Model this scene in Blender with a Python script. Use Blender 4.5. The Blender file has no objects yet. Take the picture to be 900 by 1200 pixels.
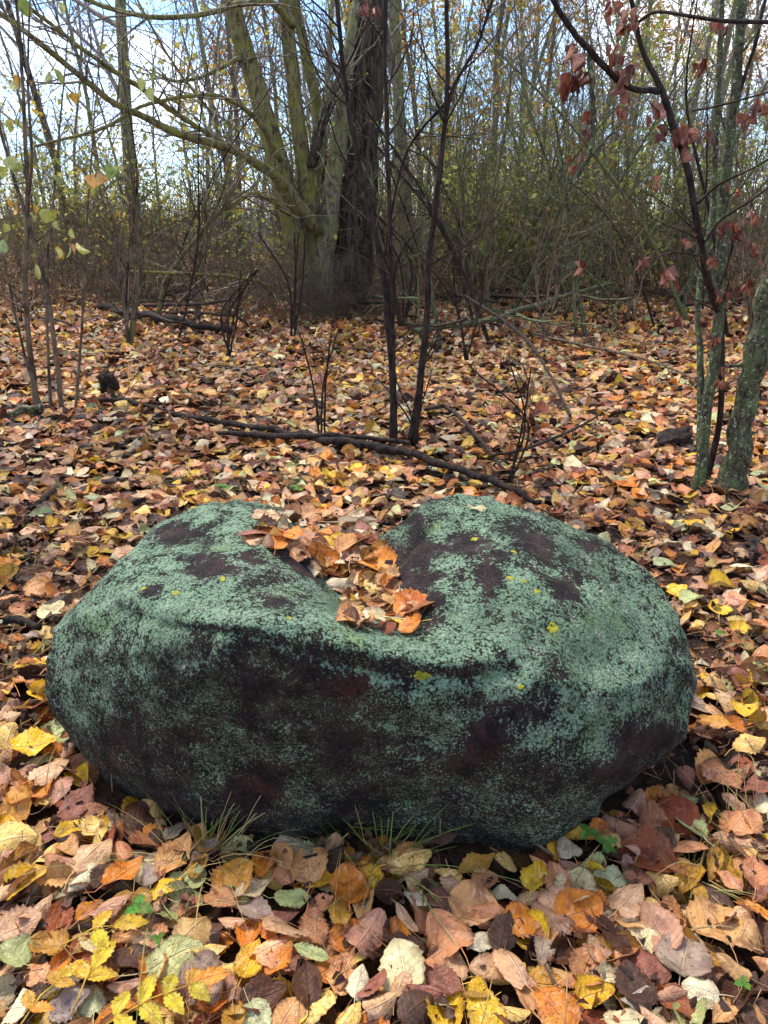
import bpy, bmesh, math, random
import numpy as np
from mathutils import Vector, Matrix, noise as mnoise
from mathutils.bvhtree import BVHTree

# ------------------------------------------------------------------ camera, sky, sun, exposure
SC = bpy.context.scene
COL = SC.collection
R = math.radians
PITCH, CAM_H, FPX = R(21.0), 1.15, 901.0
cam_d = bpy.data.cameras.new("camera")
cam_d.sensor_fit = 'VERTICAL'
cam_d.sensor_height = 24.0
cam_d.lens = 24.0 * FPX / 1200.0
cam_d.clip_start = 0.02
cam_d.clip_end = 2000
cam = bpy.data.objects.new("camera", cam_d)
COL.objects.link(cam)
cam.location = (0, 0, CAM_H)
cam.rotation_euler = (math.pi / 2 - PITCH, 0, 0)
SC.camera = cam

SUN_EL, SUN_AZ = R(60), R(-40)          # azimuth measured from +Y (ahead), negative = left
world = bpy.data.worlds.new("World")
SC.world = world
world.use_nodes = True
wn, wl = world.node_tree.nodes, world.node_tree.links
wn.clear()
w_out = wn.new("ShaderNodeOutputWorld")
w_bg = wn.new("ShaderNodeBackground")
w_sky = wn.new("ShaderNodeTexSky")
w_sky.sky_type = 'NISHITA'
w_sky.sun_disc = False
w_sky.sun_elevation = SUN_EL
w_sky.sun_rotation = SUN_AZ
w_sky.air_density = 0.75
w_sky.ozone_density = 3.5
w_sky.dust_density = 0.0
w_tc = wn.new("ShaderNodeTexCoord")
w_map = wn.new("ShaderNodeMapping")
w_map.inputs['Scale'].default_value = (1.0, 1.0, 2.6)
w_map.inputs['Location'].default_value = (0.35, 0.1, 0.2)
w_noise = wn.new("ShaderNodeTexNoise")
w_noise.inputs['Scale'].default_value = 2.6
w_noise.inputs['Detail'].default_value = 7
w_noise.inputs['Roughness'].default_value = 0.55
w_ramp = wn.new("ShaderNodeValToRGB")
w_ramp.color_ramp.elements[0].position = 0.47
w_ramp.color_ramp.elements[1].position = 0.66
w_mix = wn.new("ShaderNodeMix")
w_mix.data_type = 'RGBA'
w_mix.inputs[7].default_value = (7.8, 7.7, 7.6, 1)      # overcast cloud veil
wl.new(w_tc.outputs['Generated'], w_map.inputs['Vector'])
wl.new(w_map.outputs['Vector'], w_noise.inputs['Vector'])
wl.new(w_noise.outputs['Fac'], w_ramp.inputs['Fac'])
wl.new(w_ramp.outputs['Color'], w_mix.inputs[0])
wl.new(w_sky.outputs['Color'], w_mix.inputs[6])
wl.new(w_mix.outputs[2], w_bg.inputs['Color'])
wl.new(w_bg.outputs['Background'], w_out.inputs['Surface'])
w_bg.inputs['Strength'].default_value = 0.09

sun_d = bpy.data.lights.new("sun", 'SUN')
sun_d.energy = 1.5
sun_d.angle = R(18)
sun_d.color = (1.0, 0.92, 0.80)
sun = bpy.data.objects.new("sun", sun_d)
COL.objects.link(sun)
sdir = Vector((math.sin(SUN_AZ) * math.cos(SUN_EL), math.cos(SUN_AZ) * math.cos(SUN_EL), math.sin(SUN_EL)))
sun.rotation_euler = sdir.to_track_quat('Z', 'Y').to_euler()
sun.location = sdir * 60
SC.view_settings.view_transform = 'Standard'
SC.view_settings.look = 'None'
SC.view_settings.gamma = 1.0
SC.view_settings.exposure = 2.05
SC.cycles.max_bounces = 6
SC.cycles.diffuse_bounces = 3

# ------------------------------------------------------------------ helpers
rng = random.Random(7)
nrg = np.random.default_rng(7)
FWD = np.array([0, math.cos(PITCH), -math.sin(PITCH)])
UPV = np.array([0, math.sin(PITCH), math.cos(PITCH)])
CAMP = np.array([0, 0, CAM_H])


def ray(px, py):
    return FWD + np.array([1., 0, 0]) * ((px - 450) / FPX) + UPV * (-(py - 600) / FPX)


def on_z(px, py, z):
    d = ray(px, py)
    return CAMP + d * ((z - CAM_H) / d[2])


def on_y(px, py, Y):
    d = ray(px, py)
    return CAMP + d * (Y / d[1])


def depth_of(p):
    return float(np.dot(np.asarray(p) - CAMP, FWD))


def project(p):
    v = np.asarray(p) - CAMP
    t = float(np.dot(v, FWD))
    return 450 + FPX * v[0] / t, 600 - FPX * float(np.dot(v, UPV)) / t


def ground_h(x, y):
    x = np.asarray(x, float)
    y = np.asarray(y, float)
    h = 0.022 * np.sin(1.7 * x + 0.6) * np.cos(1.3 * y + .4) + 0.014 * np.sin(3.9 * x - 1.1 * y) + .05 * np.sin(.5 * x + 1.) * np.sin(.41 * y + 2)
    k = np.clip((np.hypot(x, y - 1.4) - 0.9) / 1.5, 0, 1)
    return h * k


def srgb(r, g, b):
    def f(c):
        c /= 255.
        return c / 12.92 if c <= .04045 else ((c + .055) / 1.055) ** 2.4
    return (f(r), f(g), f(b), 1.0)


class MB:
    """collects vertices and polygons and links them as one mesh"""
    def __init__(self):
        self.v, self.f, self.n, self.attr = [], [], 0, {}

    def add(self, verts, faces, **attrs):
        verts = np.asarray(verts, float)
        self.v.append(verts)
        for f in faces if isinstance(faces, list) else [faces]:
            self.f.append(np.asarray(f, np.int64) + self.n)
        for k, a in attrs.items():
            self.attr.setdefault(k, []).append(np.asarray(a, np.float32))
        self.n += len(verts)

    def tube(self, pts, rad, sides=5, cap=True):
        pts = np.asarray(pts, float)
        rad = np.asarray(rad, float)
        n = len(pts)
        tan = np.gradient(pts, axis=0)
        tan /= np.linalg.norm(tan, axis=1)[:, None] + 1e-12
        ref = np.array([0.31, 0.95, 0.05]) if abs(tan[0][2]) > .6 else np.array([.02, .05, 1.])
        a = np.cross(tan, ref)
        a /= np.linalg.norm(a, axis=1)[:, None] + 1e-12
        b = np.cross(tan, a)
        th = np.arange(sides) * 2 * math.pi / sides
        ring = a[:, None, :] * np.cos(th)[None, :, None] + b[:, None, :] * np.sin(th)[None, :, None]
        V = (pts[:, None, :] + ring * rad[:, None, None]).reshape(-1, 3)
        i = np.arange(n - 1)[:, None] * sides
        j = np.arange(sides)[None, :]
        j2 = (j + 1) % sides
        F = np.stack([i + j, i + j2, i + sides + j2, i + sides + j], -1).reshape(-1, 4)
        fs = [F]
        if cap and sides > 3:
            fs.append(np.arange(sides)[None, ::-1])
            fs.append((np.arange(sides) + (n - 1) * sides)[None, :])
        self.add(V, fs)

    def build(self, name, mat, parent=None, smooth=True, loc=None):
        if not self.v:
            return None
        V = np.concatenate(self.v)
        if loc is not None:
            V = V - np.asarray(loc)
        me = bpy.data.meshes.new(name)
        me.vertices.add(len(V))
        me.vertices.foreach_set("co", V.astype(np.float32).ravel())
        sizes = np.concatenate([np.full(len(f), f.shape[1]) for f in self.f])
        loops = np.concatenate([f.ravel() for f in self.f])
        me.loops.add(len(loops))
        me.loops.foreach_set("vertex_index", loops.astype(np.int32))
        me.polygons.add(len(sizes))
        starts = np.concatenate([[0], np.cumsum(sizes)[:-1]])
        me.polygons.foreach_set("loop_start", starts.astype(np.int32))
        me.polygons.foreach_set("use_smooth", np.full(len(sizes), smooth))
        for k, arrs in self.attr.items():
            A = np.concatenate(arrs)
            if A.ndim == 2 and A.shape[1] == 4:
                at = me.attributes.new(k, 'FLOAT_COLOR', 'POINT')
                at.data.foreach_set("color", A.ravel())
            elif A.ndim == 2:
                at = me.attributes.new(k, 'FLOAT_VECTOR', 'POINT')
                at.data.foreach_set("vector", A.ravel())
            else:
                at = me.attributes.new(k, 'FLOAT', 'POINT')
                at.data.foreach_set("value", A)
        me.update(calc_edges=True)
        me.validate()
        if mat:
            me.materials.append(mat)
        o = bpy.data.objects.new(name, me)
        COL.objects.link(o)
        if parent:
            o.parent = parent
        if loc is not None and not parent:
            o.location = loc
        return o


def tag(o, label=None, cat=None, group=None, kind=None):
    if label: o['label'] = label
    if cat: o['category'] = cat
    if group: o['group'] = group
    if kind: o['kind'] = kind
    return o


def empty(name, loc, label=None, cat=None, group=None):
    o = bpy.data.objects.new(name, None)
    o.empty_display_size = .1
    COL.objects.link(o)
    o.location = loc
    return tag(o, label, cat, group)


def copy_tree(o, parent=None):
    c = o.copy()
    COL.objects.link(c)
    if parent: c.parent = parent
    for ch in list(o.children):
        copy_tree(ch, c)
    return c


def spline(pts, n):
    """Catmull-Rom through the points (extra columns, e.g. radius, ride along)"""
    P = np.asarray(pts, float)
    P = np.vstack([2 * P[0] - P[1], P, 2 * P[-1] - P[-2]])
    m = len(P) - 3
    out = []
    for t in np.linspace(0, m - 1e-6, n):
        i = int(t)
        u = t - i
        a, b, c, d = P[i:i + 4]
        out.append(.5 * ((2 * b) + (c - a) * u + (2 * a - 5 * b + 4 * c - d) * u * u + (3 * b - a - 3 * c + d) * u ** 3))
    return np.array(out)


def px_path(pp, n, jit=0.0, seed=0):
    """pp: (px, py, width_px, Y) -> points and radii in the world"""
    rows = []
    for px, py, w, Y in pp:
        p = on_y(px, py, Y)
        rows.append([*p, max(.0006, w * .5 / FPX * depth_of(p))])
    S = spline(rows, n)
    g = np.random.default_rng(seed)
    if jit:
        k = g.normal(size=(n, 3))
        k[1:-1] = (k[:-2] + k[1:-1] + k[2:]) / 3
        k[0] = k[-1] = 0
        S[:, :3] += k * S[:, 3:4] * jit
    rn = np.convolve(g.normal(size=n + 6), np.ones(7) / 7, 'valid')
    S[:, 3] = np.maximum(S[:, 3] * (1 + .12 * rn), .0006)
    return S[:, :3], S[:, 3]


# ------------------------------------------------------------------ materials
class NT:
    def __init__(self, name):
        self.m = bpy.data.materials.new(name)
        self.m.use_nodes = True
        self.t = self.m.node_tree
        self.t.nodes.clear()
        self.out = self.t.nodes.new("ShaderNodeOutputMaterial")

    def n(self, typ, **kw):
        nd = self.t.nodes.new(typ)
        for k, v in kw.items():
            setattr(nd, k, v)
        return nd

    def l(self, a, b):
        self.t.links.new(a, b)

    def put(self, sock, v):
        if isinstance(v, bpy.types.NodeSocket): self.l(v, sock)
        else: sock.default_value = v

    def math(self, op, a, b=0.0, c=None, clamp=False):
        nd = self.n("ShaderNodeMath", operation=op, use_clamp=clamp)
        self.put(nd.inputs[0], a)
        self.put(nd.inputs[1], b)
        if c is not None: self.put(nd.inputs[2], c)
        return nd.outputs[0]

    def mix(self, f, a, b, mode='MIX'):
        nd = self.n("ShaderNodeMix", data_type='RGBA', blend_type=mode)
        self.put(nd.inputs[0], f)
        self.put(nd.inputs[6], a)
        self.put(nd.inputs[7], b)
        return nd.outputs[2]

    def noise(self, vec, scale, detail=4, rough=.55, dist=0.0):
        nd = self.n("ShaderNodeTexNoise")
        if vec is not None: self.l(vec, nd.inputs['Vector'])
        nd.inputs['Scale'].default_value = scale
        nd.inputs['Detail'].default_value = detail
        nd.inputs['Roughness'].default_value = rough
        nd.inputs['Distortion'].default_value = dist
        return nd.outputs['Fac']

    def step(self, v, lo, hi):
        nd = self.n("ShaderNodeMapRange", interpolation_type='SMOOTHSTEP')
        self.put(nd.inputs['Value'], v)
        nd.inputs['From Min'].default_value = lo
        nd.inputs['From Max'].default_value = hi
        return nd.outputs[0]

    def attr(self, name):
        nd = self.n("ShaderNodeAttribute")
        nd.attribute_name = name
        return nd

    def bump(self, h, strength, dist, normal=None):
        nd = self.n("ShaderNodeBump")
        self.put(nd.inputs['Height'], h)
        nd.inputs['Strength'].default_value = strength
        nd.inputs['Distance'].default_value = dist
        if normal: self.l(normal, nd.inputs['Normal'])
        return nd.outputs[0]

    def principled(self, col, rough, spec=.3, normal=None):
        b = self.n("ShaderNodeBsdfPrincipled")
        self.put(b.inputs['Base Color'], col)
        self.put(b.inputs['Roughness'], rough)
        b.inputs['Specular IOR Level'].default_value = spec
        if normal: self.l(normal, b.inputs['Normal'])
        return b

    def done(self, sh):
        self.l(sh, self.out.inputs['Surface'])
        return self.m


def leaf_material(name, from_attr, transl=.22):
    t = NT(name)
    uv = t.attr('leaf_uv').outputs['Vector']
    sep = t.n("ShaderNodeSeparateXYZ")
    t.l(uv, sep.inputs[0])
    u, v, w = sep.outputs
    if from_attr:
        tint = t.attr('tint').outputs['Color']
        seed = w
    else:
        oi = t.n("ShaderNodeObjectInfo")
        tint = oi.outputs['Color']
        seed = oi.outputs['Random']
    comb = t.n("ShaderNodeCombineXYZ")
    t.l(t.math('MULTIPLY', u, .5), comb.inputs[0])
    t.l(v, comb.inputs[1])
    t.l(t.math('MULTIPLY', seed, 61.0), comb.inputs[2])
    vec = comb.outputs[0]
    au = t.math('ABSOLUTE', u)
    big = t.noise(vec, 2.3, 4, .6)
    fine = t.noise(vec, 19, 4, .7)
    hue = t.n("ShaderNodeHueSaturation")
    t.l(tint, hue.inputs['Color'])
    hue.inputs['Hue'].default_value = .482
    hue.inputs['Saturation'].default_value = 1.0
    hue.inputs['Value'].default_value = .46
    col = t.mix(t.math('MULTIPLY', t.step(big, .44, .66), .8), tint, hue.outputs[0])
    lite = t.n("ShaderNodeHueSaturation")
    t.l(tint, lite.inputs['Color'])
    lite.inputs['Saturation'].default_value = .8
    lite.inputs['Value'].default_value = 1.28
    big2 = t.noise(vec, 3.7, 2, .5, 1.0)
    col = t.mix(t.math('MULTIPLY', t.step(big2, .52, .68), .6), col, lite.outputs[0])
    # browned margin
    edge = t.math('MULTIPLY', t.step(t.math('ADD', au, t.math('MULTIPLY', big, .5)), 1.02, 1.3), .55)
    col = t.mix(edge, col, srgb(96, 60, 38))
    # dark decay spots on some leaves
    sd = t.math('FRACT', t.math('MULTIPLY', seed, 7.31))
    thr = t.math('SUBTRACT', .645, t.math('MULTIPLY', sd, .085))
    sp = t.math('MULTIPLY', t.math('SUBTRACT', fine, thr), 26.0, clamp=True)
    col = t.mix(t.math('MULTIPLY', sp, .85), col, srgb(52, 34, 24))
    # veins
    side = t.math('SINE', t.math('MULTIPLY', t.math('SUBTRACT', v, t.math('MULTIPLY', au, .26)), 46.0))
    veinS = t.step(side, .80, 1.0)
    mid = t.math('SUBTRACT', 1.0, t.step(au, .015, .075))
    vein = t.math('MAXIMUM', t.math('MULTIPLY', veinS, .38), mid)
    col = t.mix(t.math('MULTIPLY', vein, .5), col, lite.outputs[0])
    geo = t.n("ShaderNodeNewGeometry")
    back = t.n("ShaderNodeHueSaturation")
    t.l(col, back.inputs['Color'])
    back.inputs['Saturation'].default_value = .84
    back.inputs['Value'].default_value = 1.06
    col = t.mix(geo.outputs['Backfacing'], col, back.outputs[0])
    h = t.math('ADD', t.math('MULTIPLY', vein, -.6), t.math('MULTIPLY', t.noise(vec, 7, 3, .6), .9))
    nrm = t.bump(h, .8, .005)
    rough = t.math('ADD', .34, t.math('MULTIPLY', big, .30))
    b = t.principled(col, rough, .26, nrm)
    tr = t.n("ShaderNodeBsdfTranslucent")
    t.l(col, tr.inputs['Color'])
    mx = t.n("ShaderNodeMixShader")
    mx.inputs[0].default_value = transl
    t.l(b.outputs[0], mx.inputs[1])
    t.l(tr.outputs[0], mx.inputs[2])
    return t.done(mx.outputs[0])


def bark_material(name, base, dark, moss, moss_amt, scale=30., stretch=.25, bump=.6, lich=None, lich_amt=0.):
    t = NT(name)
    tc = t.n("ShaderNodeTexCoord").outputs['Object']
    mp = t.n("ShaderNodeMapping")
    t.l(tc, mp.inputs['Vector'])
    mp.inputs['Scale'].default_value = (1, 1, stretch)
    v = mp.outputs[0]
    f = t.noise(v, scale, 6, .65, .4)
    g = t.noise(tc, scale * .23, 5, .6)
    col = t.mix(t.step(f, .36, .62), dark, base)
    fine = t.noise(tc, scale * 2.4, 4, .65)
    mm = t.step(t.math('ADD', t.math('MULTIPLY', g, .65), t.math('MULTIPLY', fine, .35)), .62 - moss_amt * .32, .78 - moss_amt * .32)
    col = t.mix(t.math('MULTIPLY', mm, .85), col, moss)
    if lich:
        vo = t.noise(tc, scale * .9, 5, .7)
        lm = t.step(vo, .66 - lich_amt * .2, .70 - lich_amt * .2)
        col = t.mix(lm, col, lich)
    h = t.math('ADD', f, t.math('MULTIPLY', fine, .35))
    nrm = t.bump(h, bump, .012)
    return t.done(t.principled(col, .85, .2, nrm).outputs[0])


def plain_material(name, col, col2, scale=20., rough=.7, transl=0., spec=.3, randomise=False):
    t = NT(name)
    tc = t.n("ShaderNodeTexCoord").outputs['Object']
    f = t.noise(tc, scale, 4, .6)
    c = t.mix(t.step(f, .35, .65), col, col2)
    b = t.principled(c, rough, spec)
    if transl:
        tr = t.n("ShaderNodeBsdfTranslucent")
        t.l(c, tr.inputs['Color'])
        mx = t.n("ShaderNodeMixShader")
        mx.inputs[0].default_value = transl
        t.l(b.outputs[0], mx.inputs[1])
        t.l(tr.outputs[0], mx.inputs[2])
        return t.done(mx.outputs[0])
    return t.done(b.outputs[0])


def tint_material(name, transl=.3, rough=.55):
    t = NT(name)
    c = t.attr('tint').outputs['Color']
    b = t.principled(c, rough, .25)
    tr = t.n("ShaderNodeBsdfTranslucent")
    t.l(c, tr.inputs['Color'])
    mx = t.n("ShaderNodeMixShader")
    mx.inputs[0].default_value = transl
    t.l(b.outputs[0], mx.inputs[1])
    t.l(tr.outputs[0], mx.inputs[2])
    return t.done(mx.outputs[0])


M_LEAF = leaf_material("fallen_leaf_material", False)
M_LITTER = leaf_material("leaf_litter_material", True)
M_TINT = tint_material("tree_leaf_material")
M_MOSSBARK = bark_material("mossy_bark", srgb(132, 122, 88), srgb(62, 54, 36), srgb(124, 124, 50), .56, 26, .35, .7)
M_GREYBARK = bark_material("grey_green_bark", srgb(136, 132, 110), srgb(66, 62, 50), srgb(122, 126, 72), .55, 26, .3, .7)
M_DARKBARK = bark_material("dark_furrowed_bark", srgb(84, 72, 60), srgb(16, 13, 11), srgb(70, 72, 44), .12, 22, .16, 1.0)
M_BLACKTWIG = bark_material("dark_wet_bark", srgb(64, 52, 46), srgb(28, 22, 20), srgb(70, 76, 60), .12, 60, .3, .4)
M_TWIG = bark_material("brown_twig_bark", srgb(122, 104, 88), srgb(64, 54, 45), srgb(86, 92, 62), .25, 18, .5, .3)
M_OLIVETWIG = bark_material("olive_twig_bark", srgb(118, 114, 80), srgb(60, 56, 42), srgb(96, 108, 60), .45, 18, .5, .3)
M_GREYTWIG = bark_material("grey_twig_bark", srgb(146, 136, 118), srgb(78, 70, 60), srgb(96, 100, 76), .22, 18, .5, .3)
M_HAZETWIG = bark_material("hazed_twig_bark", srgb(158, 148, 142), srgb(108, 100, 96), srgb(130, 130, 112), .2, 5, .5, .3)  # paler than near bark: distance haze is put into the colour
M_LICHBARK = bark_material("lichen_bark", srgb(92, 86, 68), srgb(40, 35, 28), srgb(92, 110, 68), .5, 70, .6, .6, srgb(150, 168, 138), .4)
M_ROTTEN = bark_material("rotten_black_wood", srgb(54, 44, 38), srgb(18, 14, 12), srgb(60, 58, 40), .1, 40, .6, .8)
M_GRASS = plain_material("grass_blade", srgb(96, 122, 48), srgb(130, 140, 70), 9, .5, .3)
M_STRAW = plain_material("dry_straw", srgb(190, 168, 112), srgb(150, 122, 76), 12, .6, .2)
M_STALK = plain_material("leaf_stalk", srgb(176, 138, 96), srgb(110, 72, 48), 6, .6)
M_SPROUT = plain_material("sprout_green", srgb(92, 138, 48), srgb(116, 156, 64), 40, .45, .3)
M_BRAMBLE = plain_material("bramble_yellow", srgb(214, 172, 48), srgb(232, 200, 92), 40, .5, .3)
M_YLICH = plain_material("yellow_lichen_crust", srgb(168, 158, 40), srgb(120, 122, 40), 160, .9)

# ------------------------------------------------------------------ ground
def make_ground():
    mb = MB()
    # one sheet to the horizon; rows get wider spaced with distance
    ys = np.concatenate([np.linspace(-40, -3, 8), np.linspace(-2, 12, 90), np.linspace(12.6, 60, 40), np.geomspace(70, 900, 12)])
    xs = np.concatenate([-np.geomspace(700, 12, 12), np.linspace(-11, 11, 110), np.geomspace(12, 700, 12)])
    X, Y = np.meshgrid(xs, ys)
    Z = ground_h(X, Y) * np.clip(1.5 - np.hypot(X, Y) / 60, 0, 1)
    V = np.stack([X, Y, Z], -1).reshape(-1, 3)
    nx, ny = len(xs), len(ys)
    i = np.arange(ny - 1)[:, None] * nx + np.arange(nx - 1)[None]
    mb.add(V, np.stack([i, i + 1, i + nx + 1, i + nx], -1).reshape(-1, 4))
    t = NT("forest_floor")
    tc = t.n("ShaderNodeTexCoord").outputs['Object']
    vo = t.n("ShaderNodeTexVoronoi")
    t.l(tc, vo.inputs['Vector'])
    vo.inputs['Scale'].default_value = 15
    a = t.noise(tc, 2.2, 5, .6)
    b = t.noise(tc, 40, 5, .65)
    ramp = t.n("ShaderNodeValToRGB")
    t.l(vo.outputs['Color'], ramp.inputs['Fac'])
    e = ramp.color_ramp
    e.interpolation = 'CONSTANT'
    e.elements[0].color = srgb(40, 29, 22)
    e.elements[1].position = .3
    e.elements[1].color = srgb(66, 46, 33)
    for pos, c in ((.5, srgb(84, 60, 42)), (.68, srgb(92, 66, 34)), (.82, srgb(52, 37, 29))):
        k = e.elements.new(pos)
        k.color = c
    col = t.mix(t.step(b, .3, .6), srgb(20, 15, 12), ramp.outputs[0])
    col = t.mix(t.math('MULTIPLY', t.step(a, .5, .7), .5), col, srgb(44, 34, 26))
    h = t.math('ADD', t.math('MULTIPLY', vo.outputs['Distance'], -1.2), b)
    o = mb.build("ground", t.done(t.principled(col, .85, .2, t.bump(h, .8, .03)).outputs[0]))
    tag(o, kind='structure')
    return o


make_ground()

# ------------------------------------------------------------------ boulder
YP = lambda px, py, Y: on_y(px, py, Y)
ctrl = []
for a in [  # left end and left lobe (pixel, pixel, distance ahead)
    (53, 780, 1.42), (60, 740, 1.43), (95, 690, 1.47), (130, 663, 1.54), (165, 634, 1.63), (190, 611, 1.73), (235, 591, 1.84),
    (280, 585, 1.88), (325, 588, 1.86), (54, 815, 1.40), (75, 868, 1.40),
    (130, 708, 1.31), (240, 704, 1.175), (300, 732, 1.125), (360, 752, 1.11), (420, 766, 1.105), (480, 768, 1.115), (530, 765, 1.135),
    (250, 648, 1.47), (190, 660, 1.45), (330, 650, 1.50), (340, 695, 1.31),
    # hollow
    (395, 668, 1.50), (440, 718, 1.29), (472, 742, 1.215), (380, 618, 1.76),
    # right lobe
    (440, 640, 1.63), (470, 606, 1.70), (535, 577, 1.79), (570, 582, 1.77), (620, 598, 1.72), (680, 617, 1.66), (725, 634, 1.61),
    (765, 674, 1.53), (795, 714, 1.47), (812, 750, 1.43), (819, 785, 1.40), (816, 822, 1.38), (803, 862, 1.36),
    (540, 620, 1.60), (600, 630, 1.52), (560, 655, 1.43), (620, 680, 1.33), (640, 735, 1.22), (560, 705, 1.285), (545, 735, 1.20),
    (720, 700, 1.38), (745, 765, 1.26), (600, 785, 1.13), (680, 790, 1.18),
    # front face
    (100, 800, 1.31), (100, 860, 1.31), (200, 800, 1.18), (200, 900, 1.20), (300, 850, 1.11), (300, 930, 1.14), (420, 830, 1.105), (420, 920, 1.13),
    (150, 684, 1.43), (118, 706, 1.39), (205, 640, 1.60), (240, 740, 1.145), (170, 745, 1.205), (300, 768, 1.105), (360, 790, 1.10), (420, 800, 1.10), (480, 805, 1.10), (550, 805, 1.105), (210, 690, 1.30), (270, 690, 1.25), (330, 712, 1.215),
    (550, 840, 1.10), (560, 930, 1.12), (650, 880, 1.10), (660, 935, 1.10), (740, 850, 1.19), (740, 895, 1.18), (790, 820, 1.31),
]:
    ctrl.append(YP(*a))
for a in [(108, 897, .03), (150, 930, .03), (190, 953, .03), (240, 964, .03), (300, 972, .03), (345, 980, .03), (400, 972, .03), (480, 972, .03), (560, 982, .03), (610, 996, .025), (640, 1003, .02),
          (668, 975, .045), (720, 936, .075), (770, 900, .10), (800, 876, .12)]:
    ctrl.append(on_z(*a))
for a in [(.58, 1.55, .02), (.45, 1.8, 0), (.1, 1.95, 0), (-.3, 2.0, 0), (-.6, 1.85, 0), (.1, 1.93, .3), (-.35, 1.99, .3), (.5, 1.8, .3),
          (.34, 1.24, -.05), (.5, 1.42, .0), (.28, 1.16, -.02), (0, 1.45, -.16), (-.4, 1.5, -.14), (.4, 1.55, -.1), (-.55, 1.6, -.08), (-.2, 1.25, -.12), (.15, 1.25, -.12)]:
    ctrl.append(np.array(a))
ctrl = np.array(ctrl)
RC = np.array([0.0, 1.50, .2])


def rbf_fit(P, lam=.0012):
    d = P - RC
    r = np.linalg.norm(d, axis=1)
    D = d / r[:, None]
    K = np.linalg.norm(D[:, None] - D[None], axis=2) ** 1.5
    n = len(D)
    Q = np.hstack([np.ones((n, 1)), D])
    A = np.block([[K + 0 * np.eye(n) - lam * np.eye(n), Q], [Q.T, np.zeros((4, 4))]])
    s = np.linalg.solve(A, np.concatenate([r, np.zeros(4)]))
    return D, s[:n], s[n:]


def fbm(P, scale, octaves=4, seed=0.0):
    out = np.empty(len(P))
    off = Vector((seed * 7.1, seed * 3.3, seed * 1.7))
    for i, p in enumerate(P):
        out[i] = mnoise.fractal(Vector(p) * scale + off, 1.0, 2.0, octaves)
    return out


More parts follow.
